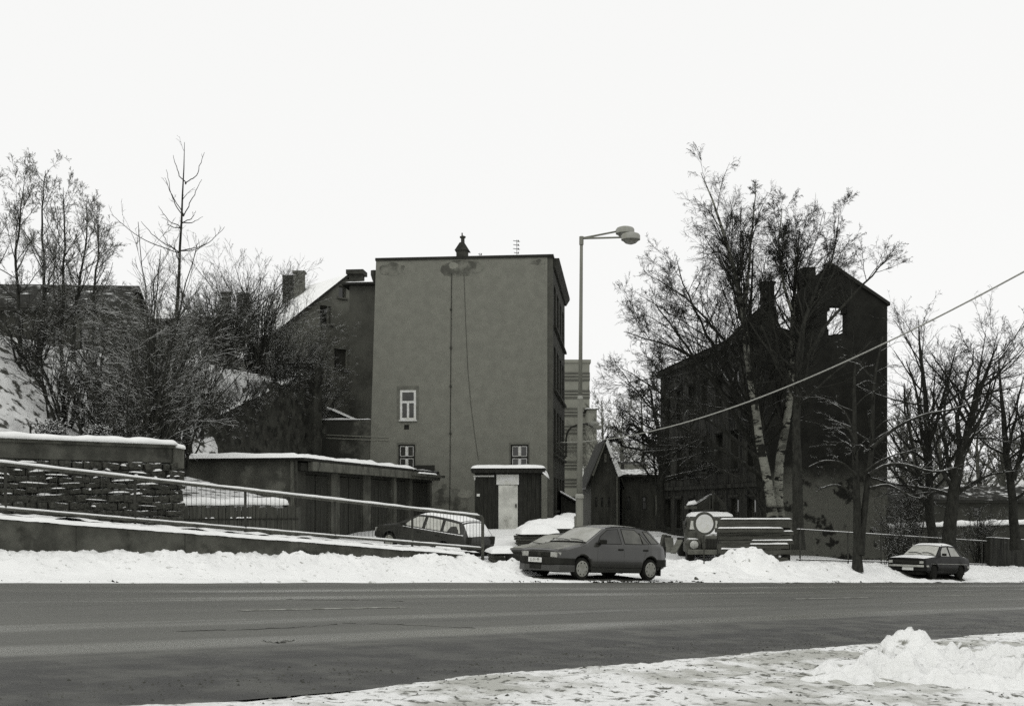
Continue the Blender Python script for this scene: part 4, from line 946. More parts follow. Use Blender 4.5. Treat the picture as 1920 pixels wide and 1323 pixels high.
# ------------------------------------------------------------------ lamp posts, cable
ld = 33.9; lx_ = X(1085.5, ld); lz0 = gz(lx_, ld)-.1
lp = thing('street_lamp', 'tall grey street lamp with two round heads behind the parked hatchback', 'street lamp', (lx_, ld, lz0))
hz = lambda py: Zp(py, ld)-lz0
lean = lambda z: .0075*z
def lpt(z, dx=0, dy=0): return Vector((lean(z)+dx, dy, z))
MB().tube([lpt(0), lpt(hz(931))], [.115, .112], 14).build('lower_pole', M['lamp_metal'], lp, True)
MB().lathe([(.112, -.05), (.13, -.04), (.13, .05), (.09, .09)], lpt(hz(931)), 14).build('collar', M['lamp_head'], lp, True, sharp=40)
MB().tube([lpt(hz(929)), lpt(hz(745))], [.086, .076], 14).build('middle_pole', M['lamp_metal'], lp, True)
MB().lathe([(.076, -.05), (.09, -.03), (.07, .06)], lpt(hz(745)), 14).build('collar', M['lamp_head'], lp, True, sharp=40)
MB().tube([lpt(hz(745)), lpt(hz(458))], [.062, .048], 12).build('upper_pole', M['lamp_metal'], lp, True)
MB().tube([lpt(hz(459)), lpt(hz(443.5))], .066, 12).build('pole_cap', M['lamp_metal'], lp, True, sharp=40)
for k, (px, py, dy) in enumerate(((1172, 433.5, .28), (1182.5, 445, -.38))):
    dd = ld+dy; hd = Vector((X(px, dd)-lx_, dy, Zp(py, dd)-lz0))
    MB().tube([lpt(hz(447)), hd+Vector((-.22, 0, 0))], [.032, .026], 8).build('arm', M['lamp_metal'], lp, True)
    he = MB().lathe([(.05, .13), (.17, .125), (.25, .095), (.285, .04), (.285, -.075), (.27, -.08), (.25, -.05)], hd, 22).build('lamp_head', M['lamp_head'], lp, True, sharp=35)
    MB().lathe([(.265, -.055), (.235, -.10), (.16, -.17), (.06, -.205), (.01, -.21)], hd, 20).build('lamp_glass', M['lamp_glass'], he, True)
MB().box(-.14, -.07, -.05, .05, 1.2, 1.7).build('service_hatch', M['lamp_metal'], lp)
bd = 57.5
bl = thing('bracket_lamp', 'small curved double lamp on iron brackets at the street corner of the tall building', 'street lamp', (X(1062, bd), bd, Zp(860, bd)))
bp = lambda px, py, dy=0: P(px, py, bd+dy)-Vector((X(1062, bd), bd, Zp(860, bd)))+Vector((0, 0, 0))
MB().tube([bp(1056, 859), bp(1060, 858), bp(1061.5, 850), bp(1061.5, 822), bp(1064, 810), bp(1071, 801), bp(1082, 796.5), bp(1102, 794)], .05, 8).build('arm', M['iron'], bl, True)
for a, py in ((0, 794), (.9, 800.5)):
    c = bp(1113+a*6, py, a); m = Matrix.Rotation(-.06, 4, 'Y')
    MB().lathe([(.03, -.32), (.09, -.26), (.13, 0), (.11, .22), (.03, .30)], c, 10, 'X').build('lamp_head', M['lamp_head'], bl, True)
MB().tube([bp(1098, 795), bp(1112, 800.5, .9)], .03, 6).build('arm', M['iron'], bl)
for py in (834, 847, 855): MB().tube([bp(1048, py), bp(1064, py)], .04, 6).build('bracket', M['iron'], bl)
for a, b in (((1044, 829), (1060, 846)), ((1042, 833), (1058, 853))): MB().tube([bp(*a, -.6), bp(*b)], .02, 5).build('stay', M['brick_grey'], bl)
cpts = []
CA, CB = P(1045, 829, 55.5), P(2080, 420, 24.)
for i in range(41):
    t_ = i/40; p = CA.lerp(CB, t_); p.z -= 4*t_*(1-t_)*1.2; cpts.append(p)
t = MB().tube([p-CA for p in cpts], .021, 6).build('overhead_cable', M['cable'], None, True); t.location = CA
tag(t, 'pale overhead cable sagging from the tall building across the yard', 'cable')

# ------------------------------------------------------------------ portable sign, timber stack, boards
sgd = 36.; sx = X(1320, sgd); z0 = gz(sx, sgd)+.10
sg = thing('traffic_sign', 'round white traffic sign with dark rim on a snowy foot', 'traffic sign', (sx, sgd, z0), math.radians(12))
cz = Zp(981, sgd)-z0; m = Matrix.Rotation(math.radians(3), 4, 'X')
MB().lathe([(.30, -.02), (.375, -.02), (.38, 0), (.375, .012), (.30, .012)], (0, -.03, cz), 32, 'Y').build('disc_rim', M['sign_ring'], sg, True, sharp=40)
MB().lathe([(.296, -.03), (.296, .006)], (0, -.03, cz), 32, 'Y').build('disc_face', M['sign_white'], sg)
MB().tube([(0, 0, 0), (0, 0, cz+.2)], .022, 8).build('pole', M['iron'], sg, True)
MB().lathe([(.62, -.06), (.60, .03), (.4, .06), (.05, .1)], (0, 0, 0), 16).build('foot', M['rubber'], sg, True, sharp=40)
MB().lathe([(.60, .035), (.50, .10), (.30, .19), (.12, .27), (.03, .30)], (0, 0, 0), 20).build('foot_snow', M['snow'], sg, True)
# stack of squared timbers
td = 40.; tr = math.radians(4)
rows = [(1346, 1480, 1056, 1045, 0), (1358, 1462, 1046, 1038, 1), (1350, 1418, 1038, 1028, 1), (1380, 1486, 1039, 1030, 0), (1348, 1482, 1029, 1019, 1), (1352, 1491, 1020, 1012, 1), (1350, 1489, 1012, 1003, 0),
        (1349, 1492, 1003, 995, 1), (1344, 1472, 998, 989, 1), (1348, 1480, 989, 981, 0), (1349, 1489, 982, 972, 1)]
names = ['bottom timber of the stack', 'second timber from the ground', 'short timber low on the left of the stack', 'third timber from the ground', 'timber below the middle of the stack', 'middle timber of the stack',
         'timber just above the middle of the stack', 'fourth timber from the top of the stack', 'third timber from the top of the stack', 'second timber from the top', 'topmost timber of the stack']
base_z = gz(8.8, td)
for k, (a, b, y0, y1, sn) in enumerate(rows):
    d = td-(.14 if k in (2, 8) else 0)+rnd.uniform(-.02, .04); x0, x1 = X(a, d), X(b, d); z_0, z_1 = Zp(y0, d), Zp(y1, d)-.008
    o = thing('timber', names[k]+', '+('snow along its upper edge' if sn else 'bare grey wood'), 'timber', (x0, d, z_0), tr+rnd.uniform(-.01, .01), 'squared timbers stacked in the yard'); L_ = x1-x0
    MB().box(0, L_, 0, .32, .004, z_1-z_0, Matrix.Rotation(rnd.uniform(-.004, .004), 4, 'Y')).build('beam', M['timber'], o, bevel=.02)
    MB().box(L_+.001, L_+.012, .03, .29, .02, z_1-z_0-.015).build('end_grain', M['timber_end'], o)
    if sn:
        s0 = 0 if k not in (5, 4) else L_*rnd.uniform(.25, .45)
        snow_on([(x, .02, z_1-z_0-.012) for x in np.linspace(s0+.04, L_-.04, 10)], .06, .05, 'timber_snow', o, k*3, sub=4)
for k, (a, d) in enumerate(((1356, 40.3), (1478, 40.35), (1420, 40.5))):
    o = thing('timber', ['upright bearer behind the left of the timber stack', 'upright bearer behind the right of the timber stack', 'upright bearer behind the middle of the timber stack'][k], 'timber', (X(a, d), d, gz(X(a, d), d)-.1), tr, 'squared timbers stacked in the yard')
    MB().box(-.1, .12, .12, .55, 0, Zp(986, d)-gz(X(a, d), d)+.05).build('beam', M['wood_dark'], o, bevel=.02)
def lean_board(px0, py0, px1, py1, d, w, m, label):
    a, b = P(px0, py0, d), P(px1, py1, d+.5); o = thing('leaning_board', label, 'board', a, 0, 'boards leaning by the truck'); v = b-a
    mm = Matrix.Translation((0, 0, 0)) @ v.to_track_quat('Z', 'Y').to_matrix().to_4x4()
    MB().box(-w/2, w/2, -.03, .03, 0, v.length, mm).build('plank', M[m], o, bevel=.008)
lean_board(1262, 1036, 1275, 1012, 40, .22, 'brick_grey', 'pale board leaning to the right beside the truck')
lean_board(1257, 1034, 1254, 1008, 40.4, .30, 'concrete', 'grey upright panel behind the hatchback tail')
lean_board(1246, 1030, 1252, 1004, 40.8, .26, 'wood_dark', 'dark board propped behind the hatchback tail')
lean_board(1240, 1028, 1246, 1002, 41.2, .20, 'wood_grey', 'narrow weathered board propped behind the hatchback tail')
# snow-covered stacks of boards by the lamp post
def snow_stack(px0, px1, py0, py1, d, seed, label, rz=0.0):
    x0, x1 = X(px0, d), X(px1, d); xc = (x0+x1)/2; w = (x1-x0)/2; zg = gz(xc, d); zt = Zp(py0, d); o = thing('board_pile', label, 'board pile', (xc, d, zg-.05), rz); h = zt-zg+.05; hb = max(.06, Zp(py1, d)-zg+.02)
    def fn(a, b):     # snow drifted over the pile, boards showing at the ends
        x, y = (a-.5)*2, (b-.5)*2; e = max(0, 1-abs(x)**3.2)*max(0, 1-abs(y)**2.6)
        return (x*(w+.06)+.05*(float(fbm(y*3+seed, x*2, seed, 2))-.4), y*.85, hb-.05+(h-hb)*min(1, e**.45)*(.72+.55*float(fbm(x*2.3+seed, y*2.3, seed, 3))))
    MB().grid(fn, 34, 18).build('pile_snow', M['snow'], o, True)
    n = max(2, int(hb/.09))
    for k in range(n): MB().box(-w*rnd.uniform(.86, 1.04), w*rnd.uniform(.86, 1.04), -.62+rnd.uniform(-.1, .1), .7, (hb-.02)*k/n, (hb-.02)*(k+1)/n-.012).build('board', M['wood_grey' if k % 2 else 'timber'], o, bevel=.012)
snow_stack(970, 1040, 978, 996, 42, 3, 'snow covered board pile lying lowest beside the lamp post', .2)
snow_stack(985, 1082, 969, 986, 45, 5, 'broad snow covered board pile behind the lamp post foot', .1)
snow_stack(1033, 1078, 964, 976, 48, 8, 'snow covered boards stacked in front of the lean-to', -.1)
snow_stack(1052, 1079, 958, 966, 51, 9, 'small topmost snow covered pile against the lean-to')
snow_stack(918, 970, 1020, 1030, 34.5, 12, 'half buried flat board at the end of the railing', .15)

# ------------------------------------------------------------------ pipe fence on the right, walls behind
FV2 = 22.35; fz = lambda u: float(R(u))+.42
fu0, fu1 = u_at(1494, FV2), u_at(1851, FV2)
pf2 = thing('pipe_fence', 'dark two rail iron fence with thin posts in front of the ruin', 'fence', uv3(fu0, FV2, fz(fu0))); B = pf2.location
for h in (.28, 1.42):
    MB().tube([uv3(u, FV2, fz(u)+h)-B for u in np.linspace(fu0, fu1, 14)], .026, 7).build('rail', M['iron'], pf2, True)
    snow_on([uv3(u, FV2, fz(u)+h+.014)-B for u in np.linspace(fu0, fu1, 30)], .027, .022, 'rail_snow', pf2, int(h*10), sub=4)
for px in (1500, 1590, 1652, 1690, 1724, 1759, 1788, 1815, 1841):
    u = u_at(px, FV2); MB().tube([uv3(u, FV2, fz(u)-.4)-B, uv3(u, FV2, fz(u)+1.42+(.28 if px > 1600 else .05))-B], .032, 7).build('post', M['iron'], pf2, True)
mb = MB(); strip(mb, np.linspace(fu0+.3, fu1, 20), FV2+.06, FV2+.3, lambda u: fz(u)-.8, lambda u: fz(u)+.12, B); mb.build('plinth', M['ruin'], pf2)
gw = thing('gate_pier_wall', 'dark concrete wall at the end of the pipe fence', 'wall', uv3(fu1, FV2-.05, fz(fu1)-.6)); B = gw.location
for a, b in ((fu1+.02, fu1+3.5), (fu1+3.52, fu1+7), (fu1+7.02, fu1+12)):
    mb = MB(); strip(mb, [a, b], FV2-.15, FV2+.15, lambda u: fz(u)-.8, lambda u: fz(u)+1.62, B); mb.build('wall_section', M['ruin_side'], gw)
snow_on([uv3(u, FV2, fz(u)+1.6)-B for u in np.linspace(fu1, fu1+12, 8)], .12, .05, 'wall_snow', gw, 4)
yw = thing('yard_wall', 'long low wall capped with snow behind the trees', 'wall', P(1640, 1060, 66)); B = yw.location
a, b = P(1640, 990, 66)-B, P(2050, 983, 62)-B
MB().prism([(0, -3), (b.x, -3), (b.x, b.z), (0, a.z)], 0, .4).build('wall_face', M['render_dark'], yw)
snow_on([(b.x*k/24, .2, a.z+(b.z-a.z)*k/24) for k in range(25)], .35, .30, 'wall_snow', yw, 6)
plain_house('brick_outbuilding', 'low dark outbuilding behind the right hand trees', 1690, 1990, 940, 915, 74, 8, EYE-4, 'render_dark', 0, [(1825, 1838, 950, 968)], 'ruin_roof')
# distant snowy wooded slopes
for nm, (x0, x1, d0, d1, zt_, sd0) in {'far_slope': (0, 150, 110, 330, 13, 3), 'far_hills': (-160, 330, 330, 620, 36, 9)}.items():
    mb = MB(); mb.grid(lambda a, b: (x0+(x1-x0)*a, d0+(d1-d0)*b, EYE-5+zt_*b**.8*(.75+.5*float(fbm(a*5+sd0, b*3, sd0, 4)))*math.sin(math.pi*min(1, max(0.02, a)))**.5), 50, 24)
    tag(mb.build(nm, M['hill_snow'], None, True), kind='structure')
# ------------------------------------------------------------------ bare winter trees
def tubes_mesh(name, groups, k):
    """groups: list of (pts (B,n,3), rad (B,n)); k sides per tube"""
    Vs, Fs, off = [], [], 0
    for pts, rad in groups:
        if len(pts) == 0: continue
        Bn, n, _ = pts.shape; T = np.gradient(pts, axis=1); T /= np.linalg.norm(T, axis=2, keepdims=True)+1e-9
        mean = T.mean(1, keepdims=True); ref = np.where(np.abs(mean[..., 2:3]) > .8, np.array([1., 0, 0]), np.array([0, 0, 1.]))
        A = np.cross(T, np.broadcast_to(ref, T.shape)); A /= np.linalg.norm(A, axis=2, keepdims=True)+1e-9; Bv = np.cross(T, A)
        ang_ = 2*np.pi*(np.arange(k)+.25)/k
        ring = pts[:, :, None, :]+rad[:, :, None, None]*(A[:, :, None, :]*np.cos(ang_)[None, None, :, None]+Bv[:, :, None, :]*np.sin(ang_)[None, None, :, None])
        Vs.append(ring.reshape(-1, 3)); idx = np.arange(Bn*n*k).reshape(Bn, n, k)+off; nx = np.roll(idx, -1, axis=2)
        Fs.append(np.stack([idx[:, :-1], nx[:, :-1], nx[:, 1:], idx[:, 1:]], -1).reshape(-1, 4)); off += Bn*n*k
    return np_mesh(name, np.concatenate(Vs), np.concatenate(Fs), k > 3)
def resample(pts, n, wob=0., r=rng):
    pts = np.asarray(pts, float); s = np.r_[0, np.cumsum(np.linalg.norm(np.diff(pts, axis=0), axis=1))]; t = np.linspace(0, s[-1], n)
    out = np.stack([np.interp(t, s, pts[:, i]) for i in range(3)], 1)
    for _ in range(2): out[1:-1] = .25*out[:-2]+.5*out[1:-1]+.25*out[2:]
    if wob: out[1:] += np.cumsum(r.normal(0, wob, (n-1, 3)), 0)*np.array([1, 1, .3])
    return out
def grow(pts, rad, m, t0, t1, ang_, sd, lf, taper, rr, n, up, wob, r, minr=.006, flat=None, lmax=None):
    """m children on each parent tube"""
    Bn, np_, _ = pts.shape; plen = np.linalg.norm(np.diff(pts, axis=1), axis=2).sum(1)
    t = np.sort(r.uniform(t0, t1, (Bn, m)), 1); pos = t*(np_-1); i = np.clip(pos.astype(int), 0, np_-2); f = (pos-i)[..., None]; bi = np.arange(Bn)[:, None]
    p0 = pts[bi, i]*(1-f)+pts[bi, i+1]*f; pr = rad[bi, i]*(1-f[..., 0])+rad[bi, i+1]*f[..., 0]
    tan = pts[bi, i+1]-pts[bi, i]; tan /= np.linalg.norm(tan, axis=2, keepdims=True)+1e-9
    q = r.normal(size=tan.shape)
    if flat is not None: q[..., 2] *= flat
    q -= tan*(q*tan).sum(2, keepdims=True); q /= np.linalg.norm(q, axis=2, keepdims=True)+1e-9
    a = np.radians(r.normal(ang_, sd, t.shape))[..., None]; d = tan*np.cos(a)+q*np.sin(a)
    L = plen[:, None]*lf*(1-taper*t)*r.uniform(.55, 1.25, t.shape)
    if lmax: L = np.minimum(L, lmax*r.uniform(.7, 1.1, t.shape))
    d = d.reshape(-1, 3); L = L.reshape(-1); p = p0.reshape(-1, 3); out = [p]; st = (L/(n-1))[:, None]
    ups = up if isinstance(up, (list, tuple)) else [up]*(n-1)
    for s in range(n-1):
        d = d+r.normal(0, wob, d.shape); d[:, 2] += ups[min(s, len(ups)-1)]; d /= np.linalg.norm(d, axis=1, keepdims=True); p = p+d*st; out.append(p)
    P_ = np.stack(out, 1); r0 = np.maximum(pr.reshape(-1)*rr, minr); k = np.linspace(1, .35, n)[None]
    return P_, np.maximum(r0[:, None]*k, minr*.55)
def tree(name, label, stems, levels, bark='bark', twig='twig', group=None, seed=1, cat='tree', minr=.0055, k0=8):
    """stems: list of (list of world points, base radius, tip radius); levels: list of grow() arguments, first ones go to the trunk mesh"""
    r = np.random.default_rng(seed); st = [resample(s[0], 14, s[3] if len(s) > 3 else .03, r) for s in stems]
    sp = np.stack(st); sr = np.stack([np.linspace(1, 0, 14)**.8*(s[1]-s[2])+s[2] for s in stems]); sr[:, 0] *= 1.25
    base = sp[0, 0].copy(); sp = sp-base
    t = thing(name, label, cat, tuple(base), 0, group); tr_, cr = [(sp, sr)], []; cur = (sp, sr)
    for li, lv in enumerate(levels):
        limb_to = cr if bark == 'birch' else tr_
        lv = dict(lv); src = lv.pop('src', None); q = cur if src is None else (tr_+cr)[src]
        cur = grow(*q, r=r, minr=minr, **lv)
        if li == 0 and len(sp) > 1:       # short stems carry fewer limbs
            pl = np.linalg.norm(np.diff(sp, axis=1), axis=2).sum(1); keep = r.random(len(cur[0])) < np.repeat(np.clip(pl/pl.max(), .12 if name == 'young_larch' else .4, 1), lv['m']); cur = (cur[0][keep], cur[1][keep])
        (limb_to if li == 0 else cr).append(cur)
    if bark == 'bark_snow' and cr: tr_.append(cr.pop(0))
    for nm, gs, k, m_ in (('trunk', tr_, k0, bark), ('crown', cr, 3, twig)):
        if gs:
            me = tubes_mesh(nm, gs, k); me.materials.append(M[m_]); link(bpy.data.objects.new(nm, me), t)
    return t
def pxs(pts, d, dv=0.):
    out = []
    for i, p in enumerate(pts): out.append(P(p[0], p[1], d+dv*i+(p[2] if len(p) > 2 else 0)))
    return out
BIRCH = [dict(m=30, t0=.30, t1=.985, ang_=31, sd=8, lf=.42, taper=.62, rr=.40, n=9, up=[.06, .05, .03, .02, 0, -.02, -.05, -.09], wob=.05),
         dict(m=11, t0=.10, t1=.99, ang_=31, sd=11, lf=.46, taper=.45, rr=.5, n=7, up=[.03, .02, 0, -.03, -.06, -.10], wob=.06),
         dict(m=7, t0=.10, t1=1, ang_=31, sd=12, lf=.55, taper=.4, rr=.55, n=5, up=[-.02, -.07, -.14, -.22], wob=.07),
         dict(m=4, t0=.10, t1=1, ang_=26, sd=12, lf=.7, taper=.3, rr=.7, n=4, up=[-.08, -.2, -.3], wob=.07)]
BROAD = [dict(m=20, t0=.20, t1=.98, ang_=47, sd=11, lf=.54, taper=.58, rr=.42, n=10, up=[.02, .04, .05, .04, .03, .02], wob=.075),
         dict(m=9, t0=.15, t1=.99, ang_=40, sd=13, lf=.46, taper=.45, rr=.46, n=7, up=.03, wob=.085),
         dict(m=6, t0=.12, t1=1, ang_=38, sd=14, lf=.48, taper=.4, rr=.5, n=5, up=.02, wob=.10),
         dict(m=3, t0=.2, t1=1, ang_=36, sd=14, lf=.55, taper=.3, rr=.6, n=3, up=.02, wob=.10)]
def tweak(L, **kw):
    out = [dict(l) for l in L]
    for k, v in kw.items():
        i, a = k.split('_', 1); out[int(i[1:])][a] = v
    return out
# birches in front of the ruin
tree('birch_tree', 'leaning white birch with open crown in front of the ruin', [
    (pxs([(1450, 985), (1438, 900), (1418, 800), (1405, 720), (1393, 620), (1384, 555), (1364, 465), (1338, 390), (1313, 325)], 46.5, .05), .22, .012, .02),
    (pxs([(1393, 620), (1405, 520), (1418, 420), (1422, 345)], 46.7, .2), .09, .010, .02)], tweak(BIRCH, l0_m=27, l0_taper=.80, l1_m=9), 'birch', 'twig', 'birches before the ruin', 3)
tree('birch_tree', 'tallest white birch with dense rounded crown in front of the ruin', [
    (pxs([(1462, 985), (1456, 890), (1470, 810), (1486, 740), (1490, 690), (1484, 630), (1490, 560), (1496, 500), (1500, 460), (1503, 425)], 47.5, .05), .23, .012, .02),
    (pxs([(1484, 625), (1505, 590), (1530, 570), (1556, 520), (1572, 455), (1578, 400)], 47.9, -.2), .075, .010, .02),
    (pxs([(1488, 600), (1470, 530), (1462, 450), (1466, 385)], 47.5, .25), .075, .010, .02)], tweak(BIRCH, l0_m=34, l0_taper=.54), 'birch', 'twig', 'birches before the ruin', 5)
tree('bare_tree', 'dark many branched tree between the two birches', [
    (pxs([(1440, 985), (1425, 900), (1412, 810), (1408, 700), (1408, 600), (1412, 520), (1415, 460)], 48.5), .20, .015, .03),
    (pxs([(1418, 850), (1380, 780), (1330, 700), (1280, 640), (1225, 560)], 48.5, -.4), .11, .012, .05),
    (pxs([(1415, 800), (1370, 700), (1330, 620), (1290, 550), (1262, 480)], 48.5, .5), .10, .012, .05),
    (pxs([(1428, 890), (1370, 850), (1300, 810), (1235, 780), (1180, 700)], 48.2, -.3), .10, .012, .06),
    (pxs([(1411, 780), (1340, 700), (1270, 650), (1172, 622)], 48.3, -.5), .085, .012, .05),
    (pxs([(1409, 700), (1345, 615), (1295, 565), (1240, 522)], 48.6, .4), .08, .012, .05),
    (pxs([(1422, 860), (1360, 805), (1290, 762), (1165, 690)], 47.8, -.5), .085, .012, .05),
    (pxs([(1436, 960), (1400, 905), (1350, 880), (1290, 850)], 47.6, -.5), .06, .012, .05),
    (pxs([(1409, 640), (1440, 560), (1462, 500)], 48.8, .4), .07, .012, .05)], tweak(BROAD, l0_m=24, l0_lf=.52, l0_taper=.55, l1_m=11, l2_m=7, l3_m=4), 'bark_snow', 'twig', 'dark bare trees before the ruin', 9)
tree('bare_tree', 'straight dark trunk standing against the ruin wall', [
    (pxs([(1497, 1030), (1496, 930), (1493, 820), (1494, 720), (1497, 640), (1520, 560), (1560, 480)], 45.), .25, .012, .02),
    (pxs([(1494, 700), (1530, 620), (1580, 560), (1640, 500), (1672, 470)], 45., .2), .09, .012, .05)], tweak(BROAD, l0_m=20, l0_t0=.42, l0_lf=.44), 'bark', 'twig', 'dark bare trees before the ruin', 12)
# forked tree by the pipe fence, arching branches carrying snow
ARCH = [dict(m=10, t0=.36, t1=.97, ang_=62, sd=10, lf=.40, taper=.45, rr=.36, n=12, up=[.09, .06, .02, -.03, -.09, -.13, -.14, -.10, .02, .1, .15], wob=.055, flat=.5),
        dict(m=5, t0=.35, t1=1, ang_=38, sd=12, lf=.35, taper=.4, rr=.55, n=6, up=[.05, .05, .0], wob=.10),
        dict(m=4, t0=.2, t1=1, ang_=38, sd=14, lf=.4, taper=.3, rr=.6, n=4, up=.05, wob=.12)]
tree('forked_tree', 'forked dark tree with arching snow lined branches by the pipe fence', [
    (pxs([(1608, 1072), (1606, 980), (1604, 880), (1603, 800), (1598, 730), (1600, 680)], 41.5), .185, .03, .02),
    (pxs([(1612, 1040), (1622, 960), (1632, 860), (1635, 780), (1640, 700), (1655, 630)], 41.5, .12), .15, .02, .02),
    (pxs([(1605, 890), (1580, 866), (1545, 862), (1520, 875)], 41.3, -.15), .055, .015, .01),
    (pxs([(1605, 935), (1578, 908), (1552, 908), (1538, 918), (1530, 908)], 41.3, -.1), .05, .015, .01),
    (pxs([(1604, 830), (1590, 802), (1568, 790), (1545, 784)], 41.3, .1), .05, .014, .01),
    (pxs([(1630, 890), (1660, 868), (1700, 868), (1750, 886), (1790, 880), (1830, 862)], 41.5, -.1), .075, .014, .015),
    (pxs([(1634, 840), (1680, 800), (1740, 775), (1800, 768), (1850, 740)], 41.6, .1), .07, .014, .02),
    (pxs([(1632, 915), (1665, 905), (1700, 925), (1730, 938), (1755, 920)], 41.5, -.2), .055, .014, .015)],
    ARCH, 'bark_snow', 'twig_snow', 'dark bare trees by the pipe fence', 21)
tree('bare_tree', 'slim bare tree with upright crown behind the parked saloon', [
    (pxs([(1752, 1040), (1742, 930), (1736, 820), (1730, 720), (1724, 660), (1720, 600)], 52), .24, .014, .03),
    (pxs([(1738, 850), (1765, 760), (1788, 700), (1796, 650)], 52, .3), .11, .012, .04)], tweak(BROAD, l0_m=24, l0_ang_=50), 'bark_snow', 'twig', 'dark bare trees by the pipe fence', 25)
tree('bare_tree', 'stout bare tree with spreading limbs above the parked saloon', [
    (pxs([(1778, 1045), (1788, 930), (1802, 860), (1820, 790), (1846, 715), (1872, 650)], 50), .33, .014, .03),
    (pxs([(1790, 930), (1830, 900), (1870, 885), (1920, 880)], 50, -.3), .10, .012, .04),
    (pxs([(1800, 870), (1798, 780), (1812, 710), (1828, 650)], 50, .3), .14, .012, .04),
    (pxs([(1790, 920), (1770, 830), (1775, 750), (1786, 690)], 50, -.3), .12, .012, .04)], tweak(BROAD, l0_m=24, l0_ang_=54), 'bark_snow', 'twig', 'dark bare trees by the pipe fence', 28)
tree('bare_tree', 'bare tree at the end of the pipe fence wall', [
    (pxs([(1905, 1030), (1900, 900), (1890, 780), (1885, 710), (1882, 660)], 53), .24, .014, .04),
    (pxs([(1900, 900), (1930, 800), (1960, 700)], 53, .3), .12, .012, .04)], tweak(BROAD, l0_m=16), 'bark_snow', 'twig', 'dark bare trees by the pipe fence', 31)
tree('bare_tree', 'crooked bare tree in front of the dark outbuilding', [
    (pxs([(1240, 990), (1242, 930), (1240, 870), (1236, 820), (1228, 770), (1215, 720)], 64), .30, .02, .05),
    (pxs([(1241, 880), (1252, 820), (1250, 740), (1256, 680)], 64, .3), .16, .015, .05),
    (pxs([(1238, 850), (1205, 815), (1180, 790), (1160, 790)], 64, -.4), .12, .015, .05),
    (pxs([(1238, 855), (1200, 845), (1165, 838), (1140, 815)], 64, .4), .10, .015, .05)], tweak(BROAD, l0_m=18, l0_ang_=60, l0_lf=.46, l1_m=12, l2_m=9, l3_m=4, l3_wob=.25), 'bark_snow', 'twig', None, 35, minr=.010)
# trees in the haze of the gap and behind the right hand wall
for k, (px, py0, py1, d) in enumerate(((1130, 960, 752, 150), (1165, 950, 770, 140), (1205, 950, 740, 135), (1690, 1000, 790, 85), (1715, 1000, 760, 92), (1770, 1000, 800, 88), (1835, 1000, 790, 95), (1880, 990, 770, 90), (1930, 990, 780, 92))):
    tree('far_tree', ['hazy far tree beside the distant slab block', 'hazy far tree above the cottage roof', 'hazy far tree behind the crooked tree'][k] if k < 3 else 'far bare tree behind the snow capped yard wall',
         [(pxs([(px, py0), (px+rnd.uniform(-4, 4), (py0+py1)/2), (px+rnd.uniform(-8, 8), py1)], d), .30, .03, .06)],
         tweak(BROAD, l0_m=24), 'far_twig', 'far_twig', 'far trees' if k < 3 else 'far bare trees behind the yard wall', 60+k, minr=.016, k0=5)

# ------------------------------------------------------------------ hillside trees and shrubs on the left
def hz_at(x, y): u, v = (x+y)*S2, (y-x)*S2; return float(hill(np.array([u]), np.array([v]))[0])+EYE
HT = tweak(BROAD, l0_m=24, l0_ang_=36, l0_lf=.36, l0_t0=.20, l0_rr=.42, l1_m=9, l2_m=6, l3_m=3)
for k, (px, pt, lean_, d) in enumerate(((38, 338, 6, 36), (72, 318, 6, 38), (112, 352, 10, 37), (140, 372, 22, 39), (176, 398, 4, 41), (-20, 330, 0, 37))):
    x = X(px, d); z = hz_at(x, d)-.1; a = Vector((x, d, z)); b = P(px+lean_, pt, d)
    lab = ['slender bare tree on the bank, close to the dark hill house', 'tallest bare tree of the thicket on the bank', 'bare tree with bushy top in the bank thicket', 'slanting bare tree on the bank thicket edge', 'thin bare tree beside the hill house corner', 'bare tree at the upper end of the bank'][k]
    tree('bank_tree', lab, [([a, a.lerp(b, .35)+Vector((rnd.uniform(-.2, .2), .2, 0)), a.lerp(b, .7)+Vector((rnd.uniform(-.2, .2), -.1, 0)), b], .070, .008, .035)], HT, 'bark', 'twig_grey', 'bare trees on the bank', 80+k)
# young sparse tree with whorled up-curved branches
x = X(322, 33); z = hz_at(x, 33)
a = Vector((x, 33, z)); tops = [a]+pxs([(330, 640), (337, 520), (343, 430), (347, 350), (350, 268)], 33)
whorl = []
for (px, py, tips) in ((348, 345, ((328, 300), (372, 300))), (344, 405, ((325, 345), (308, 330), (375, 345))), (341, 418, ((378, 408), (360, 400))), (339, 470, ((383, 448), (408, 432))), (338, 475, ((300, 440), (275, 425), (236, 415))), (340, 428, ((305, 412), (310, 395)))):
    for tx, ty in tips:
        p = P(px, py, 33); q_ = p.lerp(P(tx, ty, 33+rnd.uniform(-1.4, 1.4)), 1.18); md = p.lerp(q_, .55)+Vector((0, 0, -.10*(q_-p).length))
        whorl.append(([p, md, q_], .016, .005, .02))
tree('young_larch', 'tall sparse young tree with thin upcurved branches rising above the shrubs', [(tops, .085, .006, .012)]+whorl,
     [dict(m=7, t0=.25, t1=1, ang_=34, sd=10, lf=.20, taper=.4, rr=.5, n=5, up=.08, wob=.08, lmax=.5), dict(m=3, t0=.3, t1=1, ang_=36, sd=10, lf=.4, taper=.3, rr=.6, n=3, up=.05, wob=.1)], 'bark', 'twig', None, 95)
